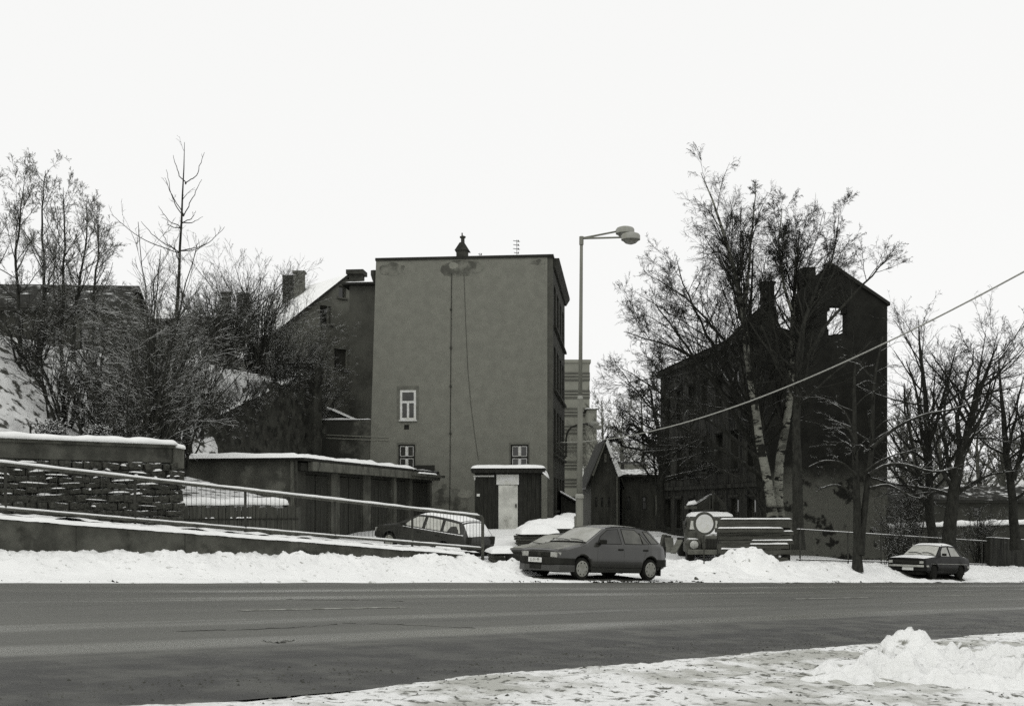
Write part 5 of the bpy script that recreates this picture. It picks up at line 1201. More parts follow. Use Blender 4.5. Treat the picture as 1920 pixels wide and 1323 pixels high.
def shrub(label, px, d, top_py, spread, n, seed, snowy=True, lv=None, h_lo=.55, name='shrub', group='bare shrubs on the bank', r0=.045):
    r = random.Random(seed); x = X(px, d); z = hz_at(x, d)-.1; H = Zp(top_py, d)-z; st = []
    for k in range(n):
        a = r.uniform(0, 2*math.pi); s = r.uniform(.15, 1)*spread; hh = H*r.uniform(h_lo, 1.0); b0 = Vector((x+r.gauss(0, .18), d+r.gauss(0, .18), z))
        tip = b0+Vector((math.cos(a)*s, math.sin(a)*s*.8, hh)); m1 = b0.lerp(tip, .5)+Vector((-math.cos(a)*s*.12, 0, hh*.12))
        if r.random() < .35: tip.z -= hh*.25; m1.z += hh*.1
        st.append(([b0, m1, tip], r0*r.uniform(.6, 1.2), .007, .03))
    tree(name, label, st, lv or [dict(m=12, t0=.15, t1=.98, ang_=30, sd=11, lf=.46, taper=.5, rr=.5, n=7, up=[.04, .03, .02, .0, -.02], wob=.08),
                           dict(m=6, t0=.15, t1=1, ang_=34, sd=13, lf=.46, taper=.4, rr=.55, n=5, up=.01, wob=.09),
                           dict(m=3, t0=.2, t1=1, ang_=34, sd=14, lf=.5, taper=.3, rr=.6, n=3, up=0., wob=.10)],
         'bark_snow' if snowy else 'bark', 'twig_grey', group, seed, 'shrub', k0=5)
shrub('tall many stemmed shrub rising behind the stone wall', 285, 29.5, 418, 1.35, 17, 101, False, h_lo=.55, r0=.042)
shrub('lower spreading snow dusted shrub at the foot of the young larch', 300, 31, 560, 2.3, 16, 102)
shrub('upright brushy shrub right of the young larch', 395, 46.5, 535, 1.9, 20, 103)
shrub('dense snow dusted shrub above the garage side wall', 430, 48.5, 505, 2.6, 26, 104)
shrub('wide snow dusted shrub against the rubble wall', 480, 51.5, 500, 2.9, 26, 105)
shrub('arching shrub leaning over the rubble wall top', 520, 53.5, 540, 2.6, 24, 106)
shrub('low twiggy shrub at the rubble wall end', 568, 55.8, 620, 2.0, 18, 107)
shrub('thin shrub in the dip between bank and garages', 375, 43, 620, 2.2, 10, 108)
shrub('scrubby shrub below the bank thicket', 205, 33, 600, 1.8, 16, 109)
shrub('scrubby shrub beneath the slender bank tree', 110, 35, 590, 1.9, 14, 110)
shrub('scrubby shrub beside the hill house wall', 60, 36, 560, 1.9, 14, 111)
shrub('thicket shrub in the dip behind the tall shrub', 330, 36, 545, 1.9, 18, 115, False)
shrub('thicket shrub on the upper slope below the far house', 250, 40, 540, 2.2, 18, 116, False)
shrub('dark thicket shrub above the rubble wall start', 400, 50, 560, 2.6, 22, 117, False)
shrub('brushy shrub half way up the bank', 170, 35, 610, 1.8, 14, 118, False)
shrub('dark twiggy shrub behind the pale chimneys', 500, 57, 520, 2.4, 18, 119, False)
shrub('small shrub on the slope behind the coping', 240, 28.5, 690, .9, 10, 112)
shrub('bare shrub in front of the pale gabled house', 598, 58.5, 650, 1.6, 12, 113)
shrub('low snowy brush hanging over the garage roof', 348, 41, 690, 1.8, 8, 114)
def ground_shrub(label, px, d, top_py, spread, n, seed):
    global hz_at
    keep = hz_at; hz_at = gz; shrub(label, px, d, top_py, spread, n, seed, True, group='undergrowth behind the pipe fence', r0=.03); hz_at = keep
ground_shrub('dark undergrowth against the corner of the ruin', 1685, 54, 930, 1.3, 14, 121)
ground_shrub('twiggy undergrowth between ruin and slim tree', 1712, 57, 880, 1.5, 16, 122)
ground_shrub('undergrowth behind the stout tree trunk', 1835, 56, 930, 1.6, 14, 123)
ground_shrub('sapling with thin stems beside the parked saloon', 1672, 48, 960, .7, 7, 124)
for k in range(7):     # brush hanging down the face of the rubble wall
    x0_ = 1.2+k*1.5; p0 = rw.matrix_basis @ Vector((x0_, .25, rwz(x0_)-.3)); r_ = random.Random(200+k); st = []
    for q in range(9):
        a_ = p0+Vector((r_.gauss(0, .5), r_.gauss(0, .2), 0)); o_ = rw.matrix_basis.to_3x3() @ Vector((r_.gauss(0, .9), -r_.uniform(.2, 1.1), 0)); st.append(([a_, a_+o_*.5+Vector((0, 0, r_.uniform(.3, 1.2))), a_+o_+Vector((0, 0, r_.uniform(-.6, 1.0)))], .025, .007, .03))
    tree('hanging_brush', ['snow flecked brush at the low end of the rubble wall', 'second clump of brush along the rubble wall from its low end', 'third clump of brush along the rubble wall', 'brush clump on the middle of the rubble wall', 'brush clump past the middle of the rubble wall', 'brush clump near the pier of the rubble wall', 'brush on the pier end of the rubble wall'][k], st,
         [dict(m=7, t0=.2, t1=.98, ang_=40, sd=14, lf=.45, taper=.4, rr=.5, n=6, up=[0, -.03, -.06], wob=.14), dict(m=7, t0=.15, t1=1, ang_=42, sd=16, lf=.45, taper=.35, rr=.55, n=4, up=-.03, wob=.16), dict(m=3, t0=.2, t1=1, ang_=40, sd=16, lf=.5, taper=.3, rr=.6, n=3, up=-.03, wob=.18)], 'bark_snow', 'twig_snow', 'brush on the rubble wall', 200+k, 'shrub', k0=5)
def low_conifer(label, px, py, d, w, h, seed):
    r = np.random.default_rng(seed); c = P(px, py, d); c.z = hz_at(c.x, d); n = 60
    a = r.uniform(0, 2*np.pi, n); el = r.uniform(.05, 1.2, n); L = r.uniform(.5, 1, n)
    tip = np.stack([np.cos(a)*np.cos(el)*w*L, np.sin(a)*np.cos(el)*w*L, np.sin(el)*h*L], 1)
    pts = tip[:, None, :]*np.linspace(0, 1, 5)[None, :, None]; pts[:, 1:4, 2] += .05
    g0 = (pts, np.full((n, 5), .012)); g1 = grow(*g0, m=9, t0=.25, t1=1, ang_=50, sd=12, lf=.42, taper=.4, rr=.9, n=4, up=.02, wob=.1, r=r, minr=.014); g2 = grow(*g1, m=6, t0=.1, t1=1, ang_=50, sd=15, lf=.4, taper=.3, rr=.9, n=3, up=0., wob=.1, r=r, minr=.014)
    t = thing('low_juniper', label, 'shrub', tuple(c), 0, 'low evergreens on the bank'); me = tubes_mesh('foliage', [g0, g1, g2], 3); me.materials.append(M['needle']); link(bpy.data.objects.new('foliage', me), t)
    MB().tube([(0, 0, -.1), (0, 0, h*.5)], [.04, .015], 6).build('stem', M['bark'], t)
low_conifer('low snow laden evergreen at the top of the stone wall', 98, 800, 26.5, .55, .55, 1)
low_conifer('smaller snow laden evergreen beside the drain hollow', 185, 808, 26.8, .40, .50, 2)
low_conifer('snow tufted evergreen high on the white bank', 38, 745, 29, .35, .40, 3)
o = MB().tube([(0, 0, -.2), (0, 0, .55)], [.03, .025], 6).build('bank_stake', M['wood_dark']); o.location = P(57, 760, 28.5); o.location.z = hz_at(o.location.x, 28.5); tag(o, 'short stake standing in the bank snow', 'stake')
# ------------------------------------------------------------------ cars
def interp(x, keys, c=1):
    k = sorted(keys); return float(np.interp(x, [q[0] for q in k], [q[c] for q in k]))
class Car:
    def __init__(s, name, label, spec, paint, loc, heading, pitch=0, roll=0, scale=1., cat='car'):
        s.sp = spec; s.t = thing(name, label, cat, loc); s.t.rotation_euler = (roll, pitch, heading); s.t.scale = (scale,)*3; s.paint = M[paint]; s.body()
    def zlow(s, x):
        z = interp(x, s.sp['low']); r = s.sp['arch']; 
        for a in s.sp['axles']:
            d = abs(x-a)
            if d < r: z = max(z, s.sp['wr']+math.sqrt(r*r-d*d)-.0)
        return z
    def ring(s, x):
        sp = s.sp; w = interp(x, sp['wid']); zl = s.zlow(x); zb = interp(x, sp['belt']); y4 = interp(x, sp['side'], 1); z4 = max(interp(x, sp['side'], 2), zb+.004); zt = max(interp(x, sp['top']), z4+.002)
        zm = max(sp.get('crease', .52), zl+.05); zm = min(zm, zb-.06)
        pts = [(w*.925, zl), (w*.978, zl+.4*(zm-zl)), (w, zm), (w*.992, zm+.03), (w*.975, zb-.07), (w*.945, zb), (y4, z4)]
        for f in (.9, .7, .45, .2, 0): pts.append((y4*f, zt-(zt-z4)*f**2.6))
        return pts
    def side_y(s, x, z):
        r = s.ring(x)[:7]; return float(np.interp(z, [p[1] for p in r], [p[0] for p in r]))
    def top_z(s, x, f):
        sp = s.sp; zb = interp(x, sp['belt']); y4 = interp(x, sp['side'], 1); z4 = max(interp(x, sp['side'], 2), zb+.004); zt = max(interp(x, sp['top']), z4+.002)
        return y4*f, zt-(zt-z4)*abs(f)**2.6
    def body(s):
        sp = s.sp; xs = {x for k in ('top', 'belt', 'wid', 'low') for x, *_ in sp[k]} | {q[0] for q in sp['side']}
        x0, x1 = min(xs), max(xs); xs |= set(np.linspace(x0, x1, 70))
        for a in sp['axles']:
            for k in np.linspace(0, math.pi, 15): xs.add(a+sp['arch']*math.cos(k)*.9999)
        xs = sorted(x for x in xs if x0 <= x <= x1); xs = [x for i, x in enumerate(xs) if i == 0 or x-xs[i-1] > 1e-3]; mb = MB(); vs = []
        for x in xs:
            r = s.ring(x); vs += [(x, y, z) for y, z in r]+[(x, -y, z) for y, z in r[-2::-1]]
        n = len(s.ring(0))*2-1
        fs = [(i*n+k, i*n+k+1, (i+1)*n+k+1, (i+1)*n+k) for i in range(len(xs)-1) for k in range(n-1)]+[tuple(range(n)), tuple((len(xs)-1)*n+k for k in range(n-1, -1, -1))]
        mb.add(vs, fs); s.bd = mb.build('body', s.paint, s.t, True, sharp=32)
        w = interp(0, sp['wid']); MB().box(x0+.12, x1-.12, -w+.22, w-.22, .18, .62).build('underbody', M['rubber'], s.t)
    def part(s, mb, name, m, parent=None, **k): return mb.build(name, M[m], parent or s.t, **k)
    def top_panel(s, name, xa, xb, f, m, off=.006, th=None, seed=0, parent=None, n=16):
        mb = MB()
        def fn(a, b):
            x = xa+(xb-xa)*a; y, z = s.top_z(x, f*(2*b-1)); e = 1
            if th: e = min(1, 8*min(a, 1-a, b, 1-b)); q = th*e*(.5+float(fbm(x*3+seed, y*3, seed, 3)))
            return (x, y, z+off+(q if th else 0))
        return mb.grid(fn, n, 13).build(name, M[m], parent or s.t, True)
    def side_panel(s, name, poly, m, off=.006, sides=(1, -1), seal=True):
        out = []
        for sg in sides:
            q = [(x, sg*(s.side_y(x, z)+off), z) for x, z in poly]; c = [sum(v[i] for v in q)/len(q) for i in range(3)]
            mb = MB().add(q+[c], [(i, (i+1) % len(q), len(q)) for i in range(len(q))]); o = s.part(mb, name, m)
            if seal: s.part(MB().tube([(a, b+sg*.001, c_) for a, b, c_ in q+[q[0]]], .008, 4, False), 'window_seal', 'plastic', o)
            out.append(o)
        return out
    def seam(s, x0, z0, x1, z1, r=.003, sides=(1, -1), m='ink', name='door_seam'):
        for sg in sides:
            s.part(MB().tube([(x, sg*(s.side_y(x, z)+.001), z) for x, z in [(x0+(x1-x0)*k/8, z0+(z1-z0)*k/8) for k in range(9)]], r, 4), name, m)
    def wheels(s, cap='hubcap', slots=8, width=.17):
        sp = s.sp; r = sp['wr']
        for a in sp['axles']:
            w = interp(a, sp['wid'])
            for sg in (1, -1):
                y = sg*(w-.115)
                ty = MB().lathe([(r*.6, -width/2), (r*.93, -width/2-.006), (r, -width/2+.03), (r, width/2-.03), (r*.93, width/2+.006), (r*.6, width/2)], (0, 0, 0), 26, 'Y').build('wheel', M['rubber'], s.t, True, sharp=40); ty.location = (a, y, r)
                rim = MB().lathe([(r*.70, sg*(width/2-.02)), (r*.71, sg*(width/2+.010)), (r*.62, sg*(width/2+.018)), (r*.40, sg*(width/2+.020)), (r*.2, sg*(width/2+.026)), (.01, sg*(width/2+.028))], (0, 0, 0), 26, 'Y').build('rim', M[cap], ty, True, sharp=30)
                for k in range(slots):
                    m = Matrix.Rotation(2*math.pi*k/slots+.3, 4, 'Y'); MB().box(r*.50, r*.58, sg*(width/2-.03), sg*(width/2+.0215), -.02, .02, m).build('rim_slot', M['rubber'], ty)
    def bumper(s, name, front, z0, z1, m, out=.06, wrap=.45, th=.09):
        sp = s.sp; xe = max(q[0] for q in sp['top']) if front else min(q[0] for q in sp['top']); d = 1 if front else -1; w = interp(xe-d*wrap, sp['wid'])+.012
        o_ = [(xe-d*wrap, w), (xe-d*.14, w*.985), (xe+d*.0, w*.90), (xe+d*out*.75, w*.62), (xe+d*out, 0)]; i_ = [(xe-d*th, 0), (xe-d*th, w*.62), (xe-d*(th+.05), w*.84), (xe-d*wrap, w-.06)]
        pl = o_+i_; pl2 = [(x, -y) for x, y in reversed(o_[:-1])]; inn = [(x, -y) for x, y in reversed(i_)]
        full = o_[:-1]+[o_[-1]]+pl2+inn[0:]+[p for p in reversed(i_)][0:0]
        poly = o_+pl2+[(xe-d*wrap, -(w-.06)), (xe-d*(th+.05), -w*.84), (xe-d*th, -w*.62), (xe-d*th, w*.62), (xe-d*(th+.05), w*.84), (xe-d*wrap, w-.06)]
        return s.part(MB().plan(poly, z0, z1), name, m, bevel=.018)
def plate(car, x, y, z, w, text, d=1, parent=None):
    o = car.part(MB().box(x-.004, x+.008, y-w/2, y+w/2, z-.06, z+.06), 'number_plate', 'plate', parent)
    if text:
        cu = bpy.data.curves.new('plate_text', 'FONT'); cu.body = text; cu.size = .105; cu.align_x = 'CENTER'; cu.align_y = 'CENTER'; cu.extrude = .001
        tmp = bpy.data.objects.new('tmp_text', cu); COL.objects.link(tmp); dg = bpy.context.evaluated_depsgraph_get(); me = bpy.data.meshes.new_from_object(tmp.evaluated_get(dg)); bpy.data.objects.remove(tmp)
        me.materials.clear(); me.materials.append(M['ink']); q = bpy.data.objects.new('plate_lettering', me); link(q, o); q.location = (x+.0095*d, y, z); q.rotation_euler = (math.pi/2, 0, math.pi/2 if d > 0 else -math.pi/2)
    return o

# --- grey five-door hatchback
TIPO = dict(axles=(1.27, -1.27), arch=.325, wr=.285, crease=.54,
    top=[(2.00, .735), (1.96, .765), (1.6, .855), (1.12, .935), (1.02, .965), (.30, 1.375), (.10, 1.415), (-.45, 1.445), (-1.05, 1.425), (-1.38, 1.375), (-1.50, 1.30), (-1.84, .96), (-1.93, .86), (-1.96, .80)],
    side=[(2.00, .66, .70), (1.96, .70, .745), (1.12, .74, .915), (1.02, .735, .94), (.30, .60, 1.325), (.10, .592, 1.36), (-.45, .585, 1.385), (-1.05, .585, 1.365), (-1.38, .59, 1.315), (-1.50, .60, 1.24), (-1.84, .69, .93), (-1.96, .70, .79)],
    belt=[(2.00, .66), (1.9, .70), (1.12, .865), (.9, .885), (-1.5, .935), (-1.84, .915), (-1.96, .76)],
    wid=[(2.00, .72), (1.93, .79), (1.75, .83), (1.3, .845), (-1.3, .848), (-1.7, .82), (-1.9, .77), (-1.96, .74)],
    low=[(2.00, .28), (1.7, .22), (.9, .20), (-.9, .20), (-1.7, .27), (-1.96, .34)])
hd = math.radians(225)
def park(name, label, spec, paint, u, v, dz=0., pitch=None, scale=1., heading=hd):
    x, y = UV(u, v); return Car(name, label, spec, paint, (x, y, EYE+float(R(u))+dz), heading, 0 if pitch is None else pitch, 0, scale)
road_pitch = math.atan(.0487)          # nose points uphill along the road
vt = 20.10; uf = u_at(1101, vt-.86); ut = uf+1.29
tp = park('grey_hatchback', 'grey five door hatchback parked at the roadside beneath the street lamp', TIPO, 'paint_tipo', ut, vt, .055, -road_pitch, 1.03, math.radians(220.5))
tp.top_panel('windscreen', 1.0, .34, .90, 'glass_frost', .008)
tp.part(MB().tube([(*(q := (1.03, 0))[:1], tp.top_z(1.03, f)[0], tp.top_z(1.03, f)[1]+.012) for f in np.linspace(-.9, .9, 13)], .016, 5), 'cowl_seal', 'plastic')
for f0, f1 in ((.05, -.75), (.75, .02)): tp.part(MB().tube([(1.0, tp.top_z(1.0, f0)[0], tp.top_z(1.0, f0)[1]+.03), (.96, (tp.top_z(.96, f0)[0]+tp.top_z(.96, f1)[0])/2, tp.top_z(.95, .3)[1]+.03), (.94, tp.top_z(.94, f1)[0], tp.top_z(.94, f1)[1]+.03)], .010, 5), 'wiper', 'plastic')
tp.top_panel('rear_window', -1.56, -1.80, .84, 'glass_frost', .008)
tp.side_panel('front_side_window', [(.70, .93), (-.17, .945), (-.17, 1.33), (.22, 1.30), (.52, 1.13)], 'glass_dim')
tp.side_panel('rear_side_window', [(-.30, .95), (-.96, .955), (-.96, 1.20), (-.80, 1.33), (-.30, 1.335)], 'glass_fog')
tp.side_panel('quarter_vent', [(-1.0, .957), (-1.22, .965), (-.96, 1.25), (-1.0, 1.2)][:3], 'glass_fog')
tp.side_panel('rear_quarter_window', [(-1.30, .975), (-1.62, .985), (-1.42, 1.20), (-1.28, 1.29), (-1.12, 1.30)], 'glass_fog')
for a in ((.78, .30, .72, .90), (-.235, .26, -.235, .93), (-1.0, .62, -1.22, .95), (.78, .30, -.235, .26)): tp.seam(*a)
tp.seam(-.235, .26, -.95, .26); tp.seam(-.95, .26, -1.0, .60)
for x in (-.10, -1.05):
    for sg in (1, -1): tp.part(MB().box(x-.10, x+.08, sg*(tp.side_y(x, .80)-.02), sg*(tp.side_y(x, .80)+.022), .775, .82), 'door_handle', 'plastic', bevel=.008)
for sg in (1, -1):
    tp.part(MB().box(.55, .68, sg*.80, sg*.98, .925, 1.045), 'wing_mirror', 'plastic', bevel=.025)
    tp.part(MB().box(1.985, 2.012, sg*.42, sg*.62, .555, .685), 'headlight', 'lens', bevel=.01); tp.part(MB().plan([(2.008, sg*.625), (2.004, sg*.66), (1.955, sg*.745), (1.93, sg*.745), (1.93, sg*.625)], .557, .683), 'indicator', 'glass_frost')
    tp.part(MB().box(-1.965, -1.90, sg*.50, sg*.745, .62, .92), 'tail_light', 'plastic', bevel=.01)
gr_ = tp.part(MB().box(1.985, 2.004, -.415, .415, .555, .675), 'grille', 'plastic')
for z in (.585, .618, .650): tp.part(MB().box(2.003, 2.010, -.41, .41, z, z+.008), 'grille_slat', 'iron', gr_)
tp.part(MB().box(2.002, 2.014, -.06, .06, .565, .665), 'badge', 'iron', gr_, bevel=.01)
tp.part(MB().box(1.95, 2.008, -.64, .64, .688, .712), 'bonnet_edge', 'paint_tipo', bevel=.008)
tp.bumper('front_bumper', True, .375, .545, 'plastic', .085); va = tp.bumper('front_valance', True, .20, .373, 'paint_tipo', .055)
tp.part(MB().box(2.03, 2.064, -.30, .12, .245, .36), 'air_intake', 'plastic'); plate(tp, 2.092, -.06, .475, .50, 'LI 31-99')
tp.bumper('rear_bumper', False, .36, .56, 'plastic', .06); tp.seam(.93, .33, -.93, .335, .013, m='plastic', name='rub_strip')
tp.seam(1.93, .70, 1.1, .885, .005); tp.part(MB().tube([(.34, 0, 1.385), (.27, 0, 1.56)], .006, 4), 'aerial', 'plastic')
for sg in (1, -1): tp.part(MB().tube([(x, sg*(interp(x, TIPO['side'], 1)+.005), interp(x, TIPO['side'], 2)+.012) for x in np.linspace(.28, -1.36, 12)], .010, 5), 'roof_gutter', 'plastic')
for sg in (1, -1):
    for a in (-1.70,): tp.part(MB().box(a-.015, a+.015, sg*.62, sg*.80, .12, .36), 'mud_flap', 'rubber')
tp.top_panel('bonnet_frost', 1.93, 1.12, .90, 'frost_film', .003); tp.top_panel('roof_frost', .22, -1.3, .80, 'frost_film', .003); tp.wheels('hubcap', 8)

# --- dark low hatchback standing behind it
LOWH = dict(TIPO); LOWH['top'] = [(x, z*.90 if z > .95 else z*.95) for x, z in TIPO['top']]; LOWH['side'] = [(x, y, z*.895 if z > .93 else z*.94) for x, y, z in TIPO['side']]; LOWH['belt'] = [(x, z*.93) for x, z in TIPO['belt']]
x_, y_ = X(1008, 34.0), 34.0
dk = Car('dark_hatchback', 'low dark hatchback mostly hidden behind the grey hatchback', LOWH, 'paint_dark', (x_+.8, y_+.8, gz(x_+.8, y_+.8)-.16), hd, -road_pitch, 0, .95)
dk.top_panel('windscreen', .98, .36, .90, 'glass_frost', .008); dk.top_panel('rear_window', -1.56, -1.80, .84, 'glass_frost', .008)
dk.side_panel('front_side_window', [(.66, .90), (-.17, .90), (-.17, 1.17), (.22, 1.15), (.50, 1.02)], 'glass'); dk.side_panel('rear_side_window', [(-.30, .90), (-1.1, .91), (-.86, 1.17), (-.30, 1.175)], 'glass')
for sg in (1, -1):
    dk.part(MB().box(1.985, 2.012, sg*.40, sg*.66, .54, .65), 'headlight', 'lens', bevel=.01); dk.part(MB().box(.55, .66, sg*.80, sg*.96, .88, .99), 'wing_mirror', 'plastic', bevel=.02)
    dk.part(MB().box(2.05, 2.085, sg*.62, sg*.70, .42, .48), 'fog_lamp', 'lens', bevel=.01)
dk.bumper('front_bumper', True, .36, .53, 'plastic', .085); dk.bumper('front_valance', True, .20, .358, 'paint_dark', .05); dk.part(MB().box(1.985, 2.004, -.40, .40, .55, .64), 'grille', 'plastic')
for f0, f1 in ((.05, -.75), (.75, .02)): dk.part(MB().tube([(.99, *[c+d_ for c, d_ in zip(dk.top_z(.99, f0), (0, .025))]), (.90, *[c+d_ for c, d_ in zip(dk.top_z(.90, f1), (0, .025))])], .010, 5), 'wiper', 'plastic')
dk.top_panel('bonnet_frost', 1.9, 1.1, .8, 'glass_frost', .004); dk.wheels('hubcap', 6); dk.bumper('rear_bumper', False, .36, .56, 'plastic', .06)

# --- estate car behind the railing
EST = dict(axles=(1.22, -1.23), arch=.325, wr=.275, crease=.5,
    top=[(1.97, .70), (1.92, .74), (1.5, .85), (1.02, .93), (.95, .95), (.22, 1.33), (.0, 1.375), (-.5, 1.40), (-1.3, 1.385), (-1.72, 1.345), (-1.84, 1.27), (-2.10, .92), (-2.16, .80), (-2.19, .72)],
    side=[(1.97, .64, .67), (1.92, .69, .72), (1.02, .72, .90), (.95, .715, .925), (.22, .585, 1.28), (.0, .575, 1.32), (-.5, .57, 1.345), (-1.3, .575, 1.33), (-1.72, .58, 1.285), (-1.84, .585, 1.21), (-2.10, .66, .90), (-2.19, .68, .71)],
    belt=[(1.97, .63), (1.85, .68), (1.02, .85), (-2.0, .895), (-2.19, .68)], wid=[(1.97, .68), (1.88, .76), (1.6, .80), (-1.6, .81), (-2.1, .77), (-2.19, .73)], low=[(1.97, .30), (1.6, .22), (-1.6, .22), (-2.19, .36)])
ehd = math.atan2(2.5, -3.35); ec = Vector((-2.72, 37.0)); ez = EYE-1.60
ca = Car('estate_car', 'dark estate car with pale snowed windows parked nose uphill behind the railing', EST, 'paint_estate', (ec.x, ec.y, ez), ehd, -math.radians(7), 0, .96)
ca.top_panel('windscreen', .93, .26, .9, 'glass_snow', .008); ca.top_panel('rear_window', -1.86, -2.06, .86, 'glass_snow', .01); ca.top_panel('roof_snow', .15, -1.78, .95, 'snow', .004, .035, 3); ca.top_panel('tail_snow', -1.84, -2.13, .95, 'snow', .004, .03, 5)
ca.side_panel('front_side_window', [(.62, .90), (-.20, .905), (-.20, 1.285), (.14, 1.26), (.44, 1.08)], 'glass_snow'); ca.side_panel('rear_side_window', [(-.32, .905), (-1.02, .915), (-.98, 1.28), (-.32, 1.29)], 'glass_snow'); ca.side_panel('load_window', [(-1.12, .92), (-1.86, .93), (-1.68, 1.24), (-1.10, 1.275)], 'glass_snow')
for a in ((.70, .32, .64, .86), (-.26, .26, -.26, .89), (-.9, .3, -1.07, .9), (.70, .32, -.26, .26)): ca.seam(*a)
for z0 in (.872,): ca.seam(.66, .86, -2.0, .885, .014, m='snow', name='belt_snow')
for x in (-.1, -.92):
    for sg in (1, -1): ca.part(MB().box(x-.1, x+.08, sg*(ca.side_y(x, .76)-.02), sg*(ca.side_y(x, .76)+.02), .735, .78), 'door_handle', 'plastic', bevel=.008)
for sg in (1, -1):
    ca.part(MB().box(1.955, 1.985, sg*.40, sg*.64, .53, .66), 'headlight', 'lens', bevel=.01); ca.part(MB().box(1.86, 1.96, sg*.645, sg*.735, .54, .65), 'indicator', 'lens', bevel=.01); ca.part(MB().box(.5, .62, sg*.77, sg*.93, .89, 1.0), 'wing_mirror', 'plastic', bevel=.02)
    ca.part(MB().box(-2.20, -2.12, sg*.52, sg*.735, .60, .86), 'tail_light', 'plastic', bevel=.01)
ca.bumper('front_bumper', True, .34, .51, 'plastic', .08); ca.bumper('rear_bumper', False, .36, .55, 'plastic', .07); ca.wheels('hubcap', 6); ca.seam(.85, .45, -.85, .45, .012, m='plastic', name='rub_strip'); ca.part(MB().box(1.96, 1.978, -.39, .39, .54, .64), 'grille', 'plastic')
for f0, f1 in ((.05, -.7),): ca.part(MB().tube([(.93, *[c+d_ for c, d_ in zip(ca.top_z(.93, f0), (0, .03))]), (.86, *[c+d_ for c, d_ in zip(ca.top_z(.86, f1), (0, .03))])], .012, 5), 'wiper', 'plastic')

# --- old saloon on the right
SAL = dict(axles=(1.25, -1.25), arch=.335, wr=.29, crease=.5,
    top=[(2.06, .80), (2.03, .83), (1.6, .865), (.98, .93), (.90, .955), (.30, 1.36), (.12, 1.395), (-.4, 1.415), (-.92, 1.395), (-1.06, 1.35), (-1.52, .985), (-1.60, .95), (-2.1, .90), (-2.16, .86), (-2.18, .82)],
    side=[(2.06, .70, .775), (2.03, .73, .81), (.98, .74, .905), (.90, .735, .93), (.30, .60, 1.315), (.12, .595, 1.345), (-.4, .59, 1.365), (-.92, .60, 1.34), (-1.06, .61, 1.29), (-1.52, .70, .955), (-1.60, .72, .925), (-2.1, .72, .88), (-2.18, .70, .80)],
    belt=[(2.06, .74), (1.95, .78), (.98, .87), (-1.5, .90), (-2.18, .77)], wid=[(2.06, .76), (1.98, .80), (1.6, .82), (-1.6, .82), (-2.1, .79), (-2.18, .76)], low=[(2.06, .38), (1.7, .25), (-1.6, .25), (-2.18, .38)])
vs0 = 20.0; us0 = u_at(1750, vs0-.6)+.9
sa_ = park('dark_saloon', 'old dark saloon with snow on roof and bonnet parked by the pipe fence', SAL, 'paint_black', us0, vs0, .10, -road_pitch, .98)
sa_.top_panel('windscreen', .88, .33, .92, 'glass_snow', .008); sa_.top_panel('rear_window', -1.10, -1.48, .86, 'glass_snow', .008); sa_.top_panel('roof_snow', .26, -1.02, 1., 'snow', .004, .05, 2); sa_.top_panel('bonnet_snow', 2.02, .98, .99, 'snow', .004, .04, 4); sa_.top_panel('boot_snow', -1.55, -2.14, .95, 'snow', .004, .04, 6)
sa_.side_panel('front_side_window', [(.62, .925), (-.22, .93), (-.22, 1.32), (.20, 1.295), (.46, 1.12)], 'glass_frost'); sa_.side_panel('rear_side_window', [(-.32, .93), (-1.20, .94), (-.92, 1.29), (-.32, 1.32)], 'glass_frost')
for a in ((.72, .34, .66, .88), (-.27, .30, -.27, .91), (-.95, .35, -1.1, .9), (.72, .34, -.27, .30)): sa_.seam(*a)
for sg in (1, -1):
    hl = sa_.part(MB().box(2.045, 2.07, sg*.47, sg*.74, .60, .73), 'headlight', 'plastic', bevel=.01); sa_.part(MB().box(2.068, 2.078, sg*.56, sg*.72, .615, .715), 'headlight_glass', 'lens', hl); sa_.part(MB().box(.52, .62, sg*.80, sg*.97, .95, 1.05), 'wing_mirror', 'plastic', bevel=.02)
    sa_.part(MB().box(-2.2, -2.15, sg*.4, sg*.74, .60, .78), 'tail_light', 'plastic', bevel=.01)
    sa_.part(MB().box(.20, .24, sg*.59, sg*.61, 1.33, 1.40), 'gutter', 'chrome')
g_ = sa_.part(MB().box(2.045, 2.068, -.46, .46, .60, .73), 'grille', 'plastic')
for z in (.63, .665, .70): sa_.part(MB().box(2.067, 2.074, -.45, .45, z, z+.008), 'grille_slat', 'iron', g_)
sa_.bumper('front_bumper', True, .475, .555, 'chrome', .14, .30); sa_.bumper('front_valance', True, .33, .47, 'paint_black', .03); sa_.bumper('rear_bumper', False, .46, .55, 'chrome', .12, .30)
plate(sa_, 2.112, .1, .405, .46, None); sa_.seam(1.55, .62, -1.9, .62, .010, m='chrome', name='trim_strip'); sa_.wheels('rubber', 5)
for f0, f1 in ((.10, -.70), (.78, .12)): sa_.part(MB().tube([(.87, *[c+d_ for c, d_ in zip(sa_.top_z(.87, f0), (0, .04))]), (.79, *[c+d_ for c, d_ in zip(sa_.top_z(.80, (f0+f1)/2), (0, .045))]), (.82, *[c+d_ for c, d_ in zip(sa_.top_z(.80, f1), (0, .04))])], .014, 5), 'wiper', 'plastic')

# ------------------------------------------------------------------ old round-nosed truck behind the timber
kd = 46.; kx = X(1336, kd); kz = gz(kx, kd)-.12
tk = thing('old_truck', 'old round cabbed truck with snow on its roof behind the timber stack', 'truck', (kx, kd, kz), math.radians(-4)); pk = lambda px, py, dy=0.: (P(px, py, kd+dy)-Vector((kx, kd, kz)))
zk = lambda py: Zp(py, kd)-kz
def tb(*a, **k): return MB().box(*a, **k)
cw = (X(1384, kd)-X(1288, kd))/2; cx0 = X(1336, kd)-kx
